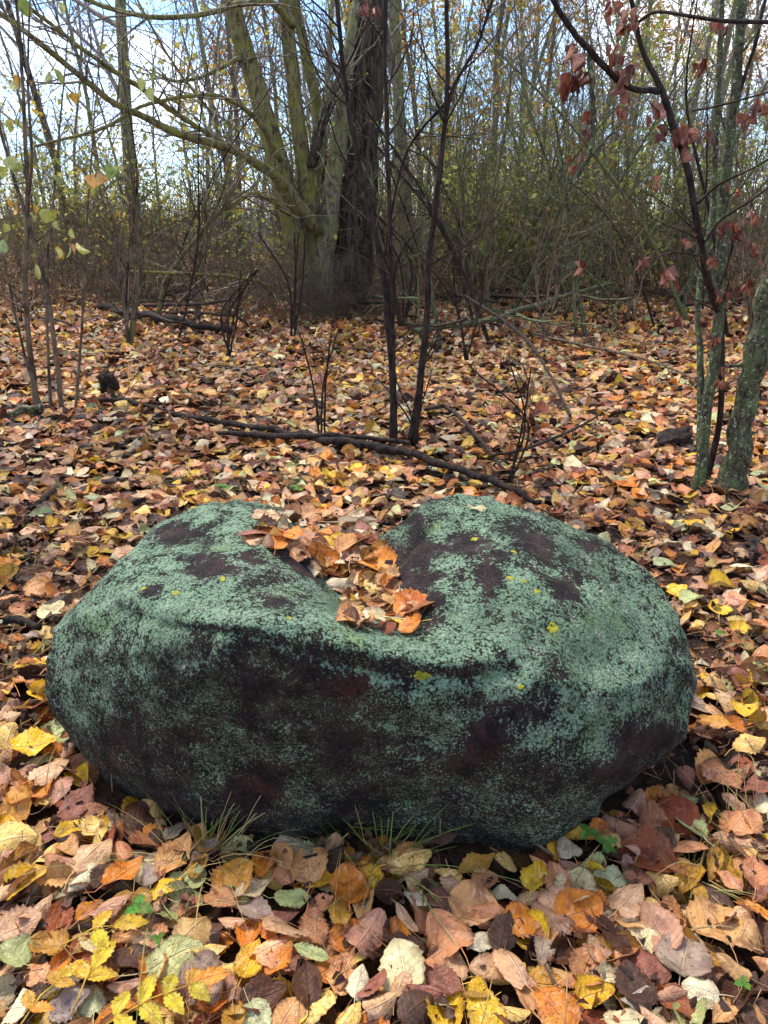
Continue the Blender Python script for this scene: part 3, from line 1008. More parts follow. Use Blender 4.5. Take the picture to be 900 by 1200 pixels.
# leaves that can be picked out in the photograph: px, py, length px, tip angle, colour, shape
HERO = [
    (627, 1026, 52, 70, 'yellow', 'oval'), (523, 1092, 64, 120, 'orange', 'rounded'), (472, 1130, 66, 100, 'cream', 'rounded'),
    (566, 1182, 58, 100, 'yellow', 'rounded'), (716, 1026, 40, 175, 'pale green', 'oval'), (606, 1078, 44, 200, 'orange', 'rounded'),
    (680, 1066, 58, 20, 'orange', 'rounded'), (676, 1036, 50, 60, 'cream', 'rounded'), (652, 1030, 48, 95, 'pinkish brown', 'oval'),
    (755, 1000, 62, 150, 'rust red', 'rounded'), (804, 1112, 64, 60, 'grey mauve', 'heart shaped'), (820, 1160, 40, 160, 'cream', 'rounded'),
    (770, 1085, 60, 100, 'pinkish brown', 'rounded'), (738, 1052, 46, 40, 'tan', 'heart shaped'), (808, 965, 48, 110, 'pale green', 'oval'),
    (788, 952, 52, 130, 'rust red', 'heart shaped'), (806, 992, 44, 200, 'orange', 'rounded'), (858, 1132, 40, 130, 'ochre', 'oval'),
    (700, 1162, 42, 10, 'yellow', 'heart shaped'), (560, 1012, 50, 30, 'ochre', 'oval'), (480, 1005, 54, 20, 'yellow', 'rounded'),
    (556, 1060, 56, 340, 'tan', 'rounded'), (600, 1130, 60, 110, 'tan', 'rounded'), (648, 1178, 58, 120, 'orange', 'heart shaped'),
    (690, 1130, 52, 60, 'pinkish brown', 'rounded'), (840, 1080, 64, 20, 'tan', 'rounded'), (885, 1020, 46, 70, 'pinkish brown', 'oval'),
    (408, 1036, 54, 95, 'orange', 'rounded'), (344, 1052, 42, 5, 'pale green', 'oval'), (298, 1040, 48, 30, 'cream', 'oval'), (300, 1070, 56, 330, 'grey mauve', 'oval'),
    (293, 1124, 54, 80, 'yellow', 'oval'), (338, 1088, 54, 340, 'tan', 'heart shaped'), (366, 1116, 44, 340, 'pale green', 'narrow'),
    (328, 1122, 46, 60, 'orange', 'oval'), (205, 1122, 66, 30, 'pale green', 'rounded'), (228, 1088, 46, 60, 'ochre', 'rounded'),
    (240, 1150, 66, 310, 'grey mauve', 'rounded'), (275, 1190, 48, 95, 'ochre', 'oval'), (246, 1112, 40, 20, 'yellow', 'oval'),
    (30, 1030, 50, 40, 'yellow', 'rounded'), (15, 985, 52, 20, 'yellow', 'rounded'), (38, 925, 54, 60, 'orange', 'rounded'),
    (12, 860, 42, 100, 'yellow', 'rounded'), (40, 870, 48, 20, 'yellow', 'rounded'), (15, 1115, 40, 150, 'pale green', 'rounded'),
    (92, 940, 56, 75, 'rust red', 'oval'), (110, 1000, 60, 70, 'tan', 'oval'), (145, 1020, 56, 60, 'orange', 'oval'), (160, 955, 44, 100, 'dark brown', 'rounded'),
    (60, 900, 46, 60, 'tan', 'heart shaped'), (20, 940, 50, 120, 'ochre', 'rounded'), (96, 1030, 40, 240, 'cream', 'oval'), (130, 1060, 46, 30, 'pinkish brown', 'oval'),
    (55, 1105, 44, 180, 'ochre', 'rounded'), (160, 1120, 50, 20, 'dark brown', 'oval'), (80, 1170, 50, 20, 'grey mauve', 'rounded'), (20, 1180, 44, 90, 'cream', 'rounded'),
    (310, 1008, 48, 80, 'orange', 'oval'), (330, 1000, 50, 120, 'tan', 'oval'), (275, 1025, 54, 90, 'ochre', 'rounded'), (205, 1000, 60, 70, 'tan', 'oval'),
    (362, 1010, 54, 100, 'tan', 'rounded'), (400, 1070, 50, 280, 'ochre', 'oval'), (432, 1090, 58, 60, 'pinkish brown', 'rounded'), (420, 1150, 44, 80, 'cream', 'oval'),
    (435, 1152, 44, 40, 'rust red', 'rounded'), (360, 1150, 56, 100, 'dark brown', 'oval'), (310, 1165, 52, 20, 'dark brown', 'rounded'), (410, 1190, 44, 60, 'yellow', 'oval'),
    (520, 1150, 54, 320, 'rust red', 'oval'), (490, 1180, 48, 40, 'dark brown', 'rounded'), (590, 1090, 50, 70, 'dark brown', 'oval'), (745, 1150, 56, 100, 'dark brown', 'rounded'),
    (720, 1095, 50, 300, 'dark brown', 'oval'), (835, 1010, 54, 240, 'ochre', 'narrow'), (855, 1030, 46, 280, 'orange', 'oval'), (870, 960, 52, 40, 'orange', 'rounded'),
    (880, 870, 44, 20, 'yellow', 'oval'), (872, 828, 34, 60, 'yellow', 'rounded'), (838, 845, 40, 320, 'ochre', 'oval'), (812, 700, 30, 20, 'pale green', 'rounded'),
    (793, 690, 28, 70, 'yellow', 'rounded'), (878, 685, 26, 20, 'yellow', 'rounded'), (866, 735, 26, 40, 'yellow', 'heart shaped'), (868, 665, 28, 180, 'cream', 'rounded'),
    (62, 716, 34, 70, 'cream', 'rounded'), (38, 778, 38, 20, 'yellow', 'rounded'), (45, 690, 30, 40, 'tan', 'rounded'), (165, 598, 24, 80, 'yellow', 'rounded'), (20, 715, 34, 140, 'pinkish brown', 'oval'),
    (150, 650, 28, 30, 'tan', 'rounded'), (110, 620, 26, 10, 'pinkish brown', 'oval'), (80, 640, 26, 100, 'tan', 'oval'),
    (840, 905, 52, 100, 'pinkish brown', 'rounded'), (850, 780, 36, 20, 'tan', 'oval'), (884, 920, 46, 60, 'rust red', 'rounded'),
]
for px, py, lp, an, co, sh in HERO:
    p = on_z(px, py, .04)
    place_leaf(px, py, lp * 1.0 / FPX * depth_of(p), an, co, sh, .16, lift=.006, variant=rng.choice(FLAT[sh]))

# leaves lying in the hollow on the boulder
TROUGH_HERO = [(405, 690, 46, 200, 'cream', 'oval'), (378, 662, 42, 30, 'orange', 'rounded'), (430, 730, 40, 200, 'cream', 'oval'), (412, 728, 44, 230, 'tan', 'heart shaped'),
               (488, 715, 46, 15, 'orange', 'rounded'), (462, 735, 38, 170, 'yellow', 'oval'), (482, 741, 30, 270, 'orange', 'rounded'), (440, 690, 44, 300, 'yellow', 'oval'),
               (455, 682, 42, 80, 'tan', 'oval'), (330, 632, 44, 170, 'orange', 'oval'), (300, 632, 44, 185, 'rust red', 'narrow'), (360, 610, 40, 30, 'tan', 'rounded'),
               (435, 605, 44, 60, 'tan', 'oval'), (395, 600, 30, 10, 'yellow', 'oval'), (440, 665, 44, 130, 'orange', 'rounded'), (345, 600, 36, 150, 'tan', 'rounded'),
               (415, 640, 44, 40, 'tan', 'oval'), (385, 632, 40, 320, 'orange', 'oval'), (458, 692, 38, 100, 'orange', 'heart shaped'), (360, 640, 40, 200, 'pinkish brown', 'oval'),
               (420, 615, 40, 10, 'cream', 'oval'), (405, 660, 40, 250, 'cream', 'rounded'), (560, 597, 22, 0, 'cream', 'oval'), (450, 710, 40, 40, 'pinkish brown', 'oval')]
poly = [(318, 586), (438, 590), (436, 628), (446, 655), (478, 700), (490, 716), (482, 738), (448, 740), (402, 730), (412, 700), (360, 668), (340, 645), (290, 636), (312, 612)]


def trough_leaf(px, py, lp, an, co, sh, lift):
    loc, nor, _, _ = rock_hit(px, py)
    if loc is None:
        return
    nn = (nor + Vector((0, 0, 3.0))).normalized()
    p = np.array(loc) + np.array([0, 0, lift])
    place_leaf(px, py, lp / FPX * depth_of(p), an, co, sh, .09, pos=p, nor=nn, variant=rng.choice(FLAT[sh]), group='leaves lying in the hollow of the boulder')


TW = {'orange': 3, 'rust red': 2, 'tan': 8, 'pinkish brown': 5, 'ochre': 3, 'cream': 4, 'yellow': 3, 'dark brown': 2}
for h in TROUGH_HERO:
    trough_leaf(h[0], h[1], h[2] * 1.12, *h[3:], lift=.015 if h[0] < 550 else .004)
k = 0
placed = [(h[0], h[1]) for h in TROUGH_HERO]
for _ in range(4000):
    if k >= 34: break
    px, py = rng.uniform(270, 510), rng.uniform(585, 750)
    if not in_poly(px, py, poly) or min(math.hypot(px - a, (py - b) * 1.5) for a, b in placed) < 15: continue
    placed.append((px, py))
    trough_leaf(px, py, rng.uniform(30, 46), rng.uniform(0, 360), rng.choices(list(TW), list(TW.values()))[0], rng.choices(SHAPES, SHW)[0], rng.uniform(.004, .012))
    k += 1
# deeper leaves of the same heap belong to the litter
pp = []
for _ in range(3000):
    px, py = rng.uniform(270, 510), rng.uniform(585, 748)
    if not in_poly(px, py, poly): continue
    loc = rock_hit(px, py)[0]
    if loc is None: continue
    pp.append([loc.x, loc.y, loc.z + rng.uniform(.001, .008)])
    if len(pp) > 170: break
gt = np.random.default_rng(5)
tc_ = PALRGB[gt.choice([PNAMES.index(c) for c in TW], len(pp), p=np.array(list(TW.values())) / sum(TW.values()))] * gt.uniform(.45, 1.05, (len(pp), 1))
scatter(lit, allhi, np.array(pp), gt.uniform(.04, .062, len(pp)), .2, gt, tc_)

# the rest of the largest showing leaves
pts = [(s[2], s[3]) for s in SINGLES]
for (y0, y1) in ((935, 1200), (830, 935), (740, 830), (640, 740)):
    fails = 0
    while fails < 500 and len(SINGLES) < 300:
        px, py = rng.uniform(2, 898), rng.uniform(y0, y1 - 2)
        p = on_z(px, py, .04)
        sz = rng.uniform(.046, .076)
        lp = sz * FPX / depth_of(p)
        if rock_hit(px, py)[0] is not None or in_poly(p[0], p[1], HOLLOW) or not outside_rock(np.array(p[0]), np.array(p[1]), .0) or min(math.hypot(px - a, (py - b) * 1.25) for a, b in pts) < lp * .62:
            fails += 1
            continue
        fails = 0
        pts.append((px, py))
        place_leaf(px, py, sz, rng.uniform(0, 360), PNAMES[int(nrg.choice(len(PNAMES), p=PW))], rng.choices(SHAPES, SHW)[0], .16, lift=rng.uniform(-.006, .004))
for s in SHAPES:
    for o in TPLOBJ[s]:
        bpy.data.objects.remove(o)
litter = lit.build("leaf_litter", M_LITTER)
tag(litter, "carpet of fallen brown, orange and yellow leaves covering the ground", "leaf litter", kind='stuff')

# ------------------------------------------------------------------ woody plants
def grow(mbs, p, d, L, r, lvl, maxl, g, spec, tips):
    """recursive branch; mbs[level] receives the tube"""
    seg = max(3, int(L / spec['seg'][min(lvl, len(spec['seg']) - 1)]))
    pts, rad = [p], [r]
    d = d / np.linalg.norm(d)
    st = L / seg
    wob = spec['wob'][min(lvl, len(spec['wob']) - 1)]
    trop = spec['trop'][min(lvl, len(spec['trop']) - 1)]
    dirs = [d]
    for i in range(seg):
        d = d + g.normal(size=3) * wob + np.array([0, 0, trop])
        d /= np.linalg.norm(d)
        p = p + d * st
        pts.append(p)
        dirs.append(d)
        rad.append(r * (1 - (i + 1) / seg * spec.get('taper', .8)))
    sides = spec.get('sides', (6, 4, 3, 3))[min(lvl, 3)]
    mbs[min(lvl, len(mbs) - 1)].tube(np.array(pts), np.maximum(np.array(rad), spec.get('rmin', .0012)), sides, False)
    if lvl < maxl:
        nch = spec['n'][lvl]
        nch = max(1, int(nch * g.uniform(.7, 1.3)))
        t0 = spec['start'][lvl]
        for c in range(nch):
            t = t0 + (1 - t0) * (c + g.random()) / nch
            i = min(int(t * seg), seg - 1)
            f = t * seg - i
            q = pts[i] * (1 - f) + pts[i + 1] * f
            dd = dirs[i + 1]
            perp = np.cross(dd, g.normal(size=3))
            perp /= np.linalg.norm(perp) + 1e-9
            an = g.uniform(*spec['ang'])
            nd = dd * math.cos(an) + perp * math.sin(an)
            ll = L * g.uniform(*spec['len'][min(lvl, len(spec['len']) - 1)]) * (1 - .45 * t)
            rr = (r * (1 - t * spec.get('taper', .8))) * g.uniform(.4, .65)
            grow(mbs, q, nd, ll, rr, lvl + 1, maxl, g, spec, tips)
    if lvl >= maxl - 1:
        for k in range(1, len(pts)):
            tips.append(pts[k])


def leaf_cards(tips, n, size, cols, g, spread=.06, droop=.3):
    """many small folded leaf faces at the twig tips"""
    mb = MB()
    T = np.array(tips)
    c = T[g.integers(0, len(T), n)] + g.normal(size=(n, 3)) * spread
    a = g.normal(size=(n, 3)); a[:, 2] -= droop
    a /= np.linalg.norm(a, axis=1)[:, None]
    b = np.cross(a, g.normal(size=(n, 3)))
    b /= np.linalg.norm(b, axis=1)[:, None]
    nn = np.cross(a, b)
    s = size * g.uniform(.6, 1.25, (n, 1))
    V = np.stack([c - a * s * .5, c + b * s * .34 + nn * s * .1 - a * s * .05, c + a * s * .55, c - b * s * .34 + nn * s * .1 - a * s * .05], 1)
    i = np.arange(n)[:, None] * 4
    F = np.concatenate([i + np.array([[0, 1, 2]]), i + np.array([[0, 2, 3]])])
    C = np.array([srgb(*k) for k in cols])[g.integers(0, len(cols), n)]
    C = C.copy()
    C[:, :3] *= g.uniform(.75, 1.2, (n, 1))
    mb.add(V.reshape(-1, 3), F, tint=np.repeat(C, 4, axis=0))
    return mb


WOODY = []    # (object, phrase, px, py, dist) labelled at the end


def make_shrub(seed, h, nstem, mat, leaves=0, lcols=None, lsize=.04, spread_r=.25, lean=.35):
    g = np.random.default_rng(seed)
    root = empty("shrub", (0, 0, 0))
    tips = []
    spec = dict(seg=(.22, .14, .1), wob=(.10, .17, .24), trop=(.02, -.015, -.03), n=(11, 6), start=(.10, .12), ang=(.4, 1.25), len=((.28, .6), (.3, .65)), sides=(4, 3, 3, 3), rmin=.0022)
    tw = MB()
    for k in range(nstem):
        a = g.uniform(0, 6.28)
        q = np.array([math.cos(a), math.sin(a), 0]) * g.uniform(.02, spread_r)
        d = np.array([math.cos(a) * lean * g.uniform(.1, 1.6), math.sin(a) * lean * g.uniform(.1, 1.6), 1.])
        sb = MB()
        grow([sb, tw], q - np.array([0, 0, .05]), d, h * g.uniform(.6, 1.1), g.uniform(.005, .012), 0, 2, g, spec, tips)
        sb.build("stem", mat, root)
    tag(tw.build("twig_spray", mat, root), kind='stuff')
    if leaves:
        tag(leaf_cards(tips, leaves, lsize, lcols, g).build("foliage", M_TINT, root), kind='stuff')
    return root


def make_tree(seed, h, r, mat, tmat, leaves=0, lcols=None, lsize=.06, n0=16, start=.18, lean=(0, 0), nn=5):
    g = np.random.default_rng(seed)
    root = empty("tree", (0, 0, 0))
    tips = []
    spec = dict(seg=(.5, .35, .3, .3), wob=(.045, .12, .18, .2), trop=(.03, .05, .02, .0), n=(n0, nn, 3), start=(start, .2, .2), ang=(.45, 1.1),
                len=((.16, .34), (.3, .55), (.3, .6)), sides=(7, 4, 3, 3), rmin=.005)
    tr, tw = MB(), MB()
    grow([tr, tw], np.array([0, 0, -.1]), np.array([lean[0], lean[1], 1.]), h, r, 0, 3, g, spec, tips)
    tr.build("trunk", mat, root)
    tag(tw.build("crown", tmat, root), kind='stuff')
    if leaves:
        tag(leaf_cards(tips, leaves, lsize, lcols, g, .12).build("foliage", M_TINT, root), kind='stuff')
    return root


YEL = [(214, 190, 70), (196, 186, 84), (180, 178, 90), (222, 176, 60)]
YGR = [(176, 188, 84), (150, 170, 78), (196, 196, 100)]
ORG = [(200, 138, 58), (212, 160, 62), (176, 116, 60)]
shr = [make_shrub(300, 3.4, 13, M_GREYTWIG, spread_r=.5), make_shrub(301, 2.4, 12, M_TWIG, spread_r=.4), make_shrub(302, 4.2, 12, M_OLIVETWIG, spread_r=.5), make_shrub(303, 1.7, 14, M_TWIG, lean=.8, spread_r=.5),
       make_shrub(304, 3.0, 11, M_OLIVETWIG, 560, YGR, .08, spread_r=.4), make_shrub(305, 2.8, 11, M_TWIG, 420, YEL, .075, spread_r=.4), make_shrub(306, 4.8, 10, M_GREYTWIG, spread_r=.6, lean=.3), make_shrub(307, 1.5, 16, M_TWIG, lean=1.1, spread_r=.5)]
SHW_ = ["bare grey shrub", "low brown bare shrub", "tall olive bare shrub", "spreading leafless bush", "yellow green leafy shrub", "yellow leafy shrub", "tall thin grey shrub", "low dark tangled bush"]
tre = [make_tree(320, 9, .07, M_GREYBARK, M_HAZETWIG, nn=6), make_tree(321, 11, .09, M_GREYBARK, M_HAZETWIG, n0=20, nn=6), make_tree(322, 8, .05, M_TWIG, M_HAZETWIG, n0=18),
       make_tree(323, 10, .08, M_GREYBARK, M_HAZETWIG, 1800, YEL, .10), make_tree(324, 9, .07, M_TWIG, M_HAZETWIG, 1500, ORG, .10), make_tree(325, 12, .13, M_DARKBARK, M_HAZETWIG, n0=20, nn=6),
       make_tree(326, 7, .045, M_GREYBARK, M_HAZETWIG, 800, YGR, .085, n0=15)]
TRW = ["slender bare grey tree", "taller bare grey tree", "thin brown leafless tree", "tree with yellow foliage", "tree with orange foliage", "bare tree with dark trunk", "young yellow green tree"]
used = set()


def put(lib, words, k, x, y, group, cat, sc=None, rz=None):
    src = lib[k]
    key = (id(lib), k)
    if key in used:
        o = copy_tree(src)
    else:
        o = src
        used.add(key)
    o.location = (x, y, float(ground_h(x, y)) - .02)
    s = sc or rng.uniform(.8, 1.2)
    o.scale = (s, s, s)
    o.rotation_euler = (0, 0, rng.uniform(0, 6.28) if rz is None else rz)
    tag(o, None, cat, group)
    px, py = project((x, y, .6 * s))
    WOODY.append((o, words[k], px, py, y))
    return o


# first rows of thicket (base line about where the leaf carpet ends), then trees behind
def thicket(rows, lib, words, weights, group, cat, smin=.8, smax=1.2):
    for y0, y1, n, xr in rows:
        for i in range(n):
            y = rng.uniform(y0, y1)
            x = -xr * y + 2 * xr * y * ((i + rng.random()) / n)
            k = rng.choices(range(len(lib)), weights)[0]
            px = project((x, y, 1.))[0]
            if lib is shr and 255 < px < 450 and y < 11.2: continue
            if px < 330:                      # the wood is open to the left: low bushes, few trees
                if lib is tre and rng.random() < .72: continue
                if lib is shr:
                    if k in (0, 2, 6): k = rng.choice((1, 3, 7, 1, 4, 0, 3))
                    if y > 14 and rng.random() < .4: continue
            put(lib, words, k, x, y, group, cat, rng.uniform(smin, smax) * (rng.uniform(.6, 1.25) if lib is shr else 1))


thicket([(10.2, 11.5, 18, .60)], shr, SHW_, [2, 2, 1, 4, .8, .8, .5, 3.5], 'shrubs of the thicket', 'shrub')
thicket([(11.5, 14, 24, .58), (14, 17.5, 26, .58), (17.5, 22, 20, .58), (22, 28, 14, .58)], shr, SHW_, [3, 3, 3, 3, 2.6, 2.4, 2, 2], 'shrubs of the thicket', 'shrub')
for px, y, k in ((285, 21, 3), (262, 27, 3), (330, 24, 4), (500, 20, 4), (540, 26, 3), (590, 23, 3), (700, 24, 4), (800, 27, 3), (650, 30, 4), (860, 22, 4)):
    put(tre, TRW, k, on_y(px, 254, y)[0], y, 'trees of the wood behind', 'tree', rng.uniform(.9, 1.15))
for px, y, k in ((300, 9.5, 7), (345, 9.3, 7), (392, 9.5, 3), (425, 9.4, 7), (455, 9.8, 7), (322, 9.8, 1), (370, 9.6, 1), (410, 9.7, 3), (278, 9.7, 3)):
    put(shr, SHW_, k, on_y(px, 254, y)[0], y, 'shrubs of the thicket', 'shrub', rng.uniform(.42, .6))
for px, y, k in ((560, 12.5, 5), (610, 13, 4), (655, 12.6, 5), (705, 13.5, 5), (750, 12.8, 4), (560, 14, 4), (165, 13, 4), (120, 12, 5), (840, 13.5, 5), (520, 12.4, 4), (585, 11.6, 4), (640, 13.8, 4), (690, 12, 4), (730, 14.5, 5), (790, 12.6, 4), (90, 13.5, 4), (215, 14, 4)):
    put(shr, SHW_, k, on_y(px, 254, y)[0], y, 'shrubs of the thicket', 'shrub', rng.uniform(.85, 1.1))
thicket([(12, 18, 16, .55), (18, 26, 34, .56), (26, 40, 50, .56), (40, 60, 50, .56)], tre, TRW, [4, 3, 4, 2.2, 2, .8, 2.2], 'trees of the wood behind', 'tree')


def far_wood():
    """the wood beyond that reads as one mass: stems, twigs and a thin veil of leaves"""
    g = np.random.default_rng(77)
    mb, tips = MB(), []
    for k in range(620):
        y = g.uniform(58, 105)
        x = g.uniform(-.62, .62) * y
        h = g.uniform(4, 13) * (.75 + .35 * math.sin(x * .13 + 1)) * (g.uniform(.2, .75) if x / y < -.14 else 1)
        n = 6
        P = np.zeros((n, 3))
        P[:, 2] = np.linspace(-.2, h, n)
        P[:, 0] = x + np.cumsum(g.normal(size=n) * .16)
        P[:, 1] = y + np.cumsum(g.normal(size=n) * .16)
        mb.tube(P, np.linspace(g.uniform(.05, .13), .02, n), 3, False)
        for q in range(12):
            t = g.uniform(.12, 1)
            b = P[int(t * (n - 1))]
            d = np.array([g.normal() * .6, g.normal() * .6, g.uniform(.3, 1.1)]) * g.uniform(.6, 1.9)
            m = b + d * .5 + g.normal(size=3) * .15
            mb.tube(np.array([b, m, b + d]), [.028, .02, .012], 3, False)
            tips.append(b + d)
            tips.append(m)
    for k in range(620):                     # low growth closing the view to both sides
        a = g.uniform(.56, 1.5) * g.choice((-1, 1))
        dist = g.uniform(10, 34)
        x, y = math.sin(a) * dist, math.cos(a) * dist
        h = g.uniform(1, 4.5)
        P = np.zeros((5, 3))
        P[:, 2] = np.linspace(-.1, h, 5)
        P[:, 0] = x + np.cumsum(g.normal(size=5) * .16)
        P[:, 1] = y + np.cumsum(g.normal(size=5) * .16)
        mb.tube(P, np.linspace(g.uniform(.01, .03), .006, 5), 3, False)
        for q in range(14):
            b = P[int(g.uniform(0, 5))]
            d = np.array([g.normal() * .6, g.normal() * .6, g.uniform(.1, .9)]) * g.uniform(.3, 1.1)
            mb.tube(np.array([b, b + d * .5 + g.normal(size=3) * .08, b + d]), [.009, .007, .004], 3, False)
    for k in range(240):                     # unseen stems added beside and behind the camera to block low sky light
        a = g.uniform(.62, 2 * math.pi - .62)
        dist = g.uniform(6.5, 40)
        x, y = math.sin(a) * dist, math.cos(a) * dist
        h = g.uniform(4, 11)
        n = 6
        P = np.zeros((n, 3))
        P[:, 2] = np.linspace(-.2, h, n)
        P[:, 0] = x + np.cumsum(g.normal(size=n) * .12)
        P[:, 1] = y + np.cumsum(g.normal(size=n) * .12)
        mb.tube(P, np.linspace(g.uniform(.04, .14), .015, n), 4, False)
        for q in range(22):
            t = g.uniform(.05, 1)
            b = P[int(t * (n - 1))]
            d = np.array([g.normal() * .6, g.normal() * .6, g.uniform(.2, 1.1)]) * g.uniform(.5, 1.6)
            mb.tube(np.array([b, b + d * .5 + g.normal(size=3) * .12, b + d]), [.02, .014, .008], 3, False)
    tag(mb.build("far_wood", M_HAZETWIG), "hazy mass of bare trees closing the view behind the wood", "far wood", kind='stuff')
    lf = leaf_cards(tips, 4500, .22, [(150, 136, 110), (176, 150, 96), (140, 128, 112), (190, 164, 90), (130, 130, 104)], g, .5)
    o = lf.build("far_foliage", M_TINT)
    tag(o, "thin brown and yellow leaf veil in the far wood", "far foliage", kind='stuff')


far_wood()


for lib in (shr, tre):
    for k, root in enumerate(lib):
        if (id(lib), k) not in used:
            for ch in list(root.children): bpy.data.objects.remove(ch)
            bpy.data.objects.remove(root)


def stem_mesh(root, name, pp, mat, n=40, sides=8, jit=.15, seed=0):
    mb = MB()
    if mat in (M_BLACKTWIG, M_GREYTWIG): pp = [(a, b, c * .8, d) for a, b, c, d in pp]
    elif mat is M_TWIG: pp = [(a, b, c * .65, d) for a, b, c, d in pp]
    P, r = px_path(pp, n, jit, seed)
    mb.tube(P, r, sides)
    o = mb.build(name, mat, root, loc=root.location)
    return o, P, r


def side_twigs(P, r, n, g, length, mat, root, maxl=1, t0=.1, t1=1., up=.2, rmin=.0012, name="twig_spray", collect=None, mb=None):
    tips = collect if collect is not None else []
    own = mb is None
    mb = mb or MB()
    spec = dict(seg=(length / 6, length / 8), wob=(.16, .2), trop=(.02, .01), n=(5,), start=(.15,), ang=(.4, 1.1), len=((.25, .55),), sides=(4, 3, 3, 3), rmin=rmin)
    for _ in range(n):
        i = int(g.uniform(t0, t1) * (len(P) - 2))
        d = P[i + 1] - P[i]
        d /= np.linalg.norm(d)
        if d[2] < 0: d = -d
        perp = np.cross(d, g.normal(size=3))
        perp /= np.linalg.norm(perp)
        an = g.uniform(.5, 1.2)
        nd = d * math.cos(an) + perp * math.sin(an) + np.array([0, 0, up])
        grow([mb], P[i], nd, length * g.uniform(.4, 1.2), min(r[i] * .5, length * .011), 0, maxl, g, spec, tips)
    if own:
        o = mb.build(name, mat, root, loc=root.location)
        tag(o, kind='stuff')
    return tips


# ---- the clump of mossy trunks, left of centre
Yt = 10.2
b0 = on_y(366, 352, Yt)
b0[2] = 0
clump = empty("mossy_tree", b0, "clump of green mossy trunks leaning apart from one base", "tree")
gA = np.random.default_rng(40)
thin = lambda f, pp: [(a, b, c * f, d) for a, b, c, d in pp]
A = stem_mesh(clump, "trunk", thin(.70, [(215, -220, 22, Yt), (245, -90, 25, Yt), (281, 40, 30, Yt), (306, 120, 33, Yt), (328, 200, 36, Yt), (345, 270, 41, Yt), (357, 335, 44, Yt), (361, 372, 48, Yt)]), M_MOSSBARK, 50, 12, .1, 1)
B = stem_mesh(clump, "trunk", thin(.80, [(315, -220, 14, Yt + .1), (327, -60, 17, Yt + .1), (340, 60, 21, Yt + .1), (349, 140, 23, Yt + .1), (360, 220, 26, Yt + .1), (369, 290, 30, Yt + .1), (372, 370, 38, Yt)]), M_MOSSBARK, 50, 12, .1, 2)
Cc = stem_mesh(clump, "trunk", [(322, -160, 8, Yt + .5), (338, -40, 10, Yt + .5), (356, 50, 12, Yt + .5), (372, 130, 13, Yt + .4), (377, 220, 15, Yt + .3), (378, 300, 18, Yt + .2), (376, 365, 24, Yt + .1)], M_MOSSBARK, 50, 9, .12, 3)
Dd = stem_mesh(clump, "trunk", thin(.82, [(455, -160, 18, Yt + .2), (428, -30, 22, Yt + .2), (409, 80, 24, Yt + .2), (396, 180, 25, Yt + .1), (385, 260, 28, Yt), (378, 330, 30, Yt), (377, 372, 34, Yt)]), M_GREYBARK, 50, 12, .1, 4)
tw = MB()
tipsA = []
for pp, sd in (([(405, 75, 9, Yt), (390, 115, 11, Yt - .1), (372, 160, 12, Yt - .1), (366, 195, 13, Yt)], 11),
               ([(374, 272, 15, Yt - .1), (330, 215, 12, Yt - .4), (283, 180, 10, Yt - .9), (215, 158, 9, Yt - 1.4), (150, 130, 8, Yt - 1.8), (90, 86, 7, Yt - 2.2), (40, 45, 7, Yt - 2.5), (-40, -15, 5, Yt - 2.8)], 12),
               ([(283, 179, 7, Yt - .9), (232, 150, 6, Yt - 1.2), (165, 104, 6, Yt - 1.6), (100, 60, 5, Yt - 2), (30, 5, 4, Yt - 2.4)], 13),
               ([(344, 30, 9, Yt), (322, 6, 8, Yt - .3), (300, 2, 8, Yt - .5), (268, 8, 7, Yt - .8), (230, 19, 6, Yt - 1.2), (160, 17, 6, Yt - 1.5), (95, -4, 5, Yt - 1.8), (30, -40, 4, Yt - 2)], 14),
               ([(330, 190, 6, Yt - .2), (300, 140, 6, Yt - .6), (275, 120, 5, Yt - .9), (240, 112, 5, Yt - 1.2), (172, 122, 4, Yt - 1.5), (120, 150, 4, Yt - 1.7), (40, 172, 3, Yt - 2)], 15),
               ([(340, 250, 7, Yt - .3), (300, 228, 6, Yt - .8), (262, 245, 6, Yt - 1.2), (236, 270, 5, Yt - 1.4)], 16),
               ([(250, 135, 3, Yt - 1), (200, 70, 3, Yt - 1.3), (150, -20, 2, Yt - 1.6)], 17),
               ([(290, 60, 6, Yt), (262, 78, 5, Yt - .3), (215, 95, 4, Yt - .6), (190, 90, 3, Yt - .8)], 18),
               ([(360, 330, 7, Yt - .3), (330, 348, 7, Yt - .8), (300, 330, 5, Yt - 1.2), (250, 322, 4, Yt - 1.6), (150, 318, 3, Yt - 2)], 19)):
    o, P, r = stem_mesh(clump, "branch", pp, M_MOSSBARK if sd != 11 else M_DARKBARK, 36, 7, .35, sd)
    side_twigs(P, r, 16, gA, 1.1, None, None, 1, 0.1, 1, .15, .003, mb=tw, collect=tipsA)
for S_ in (A, B, Cc, Dd):
    side_twigs(S_[1], S_[2], 14, gA, 1.3, None, None, 1, .25, .95, .1, .003, mb=tw, collect=tipsA)
tag(tw.build("twig_spray", M_GREYTWIG, clump, loc=clump.location), kind='stuff')
tag(leaf_cards(tipsA, 70, .075, YGR, gA, .05).build("foliage", M_TINT, clump, loc=clump.location), kind='stuff')

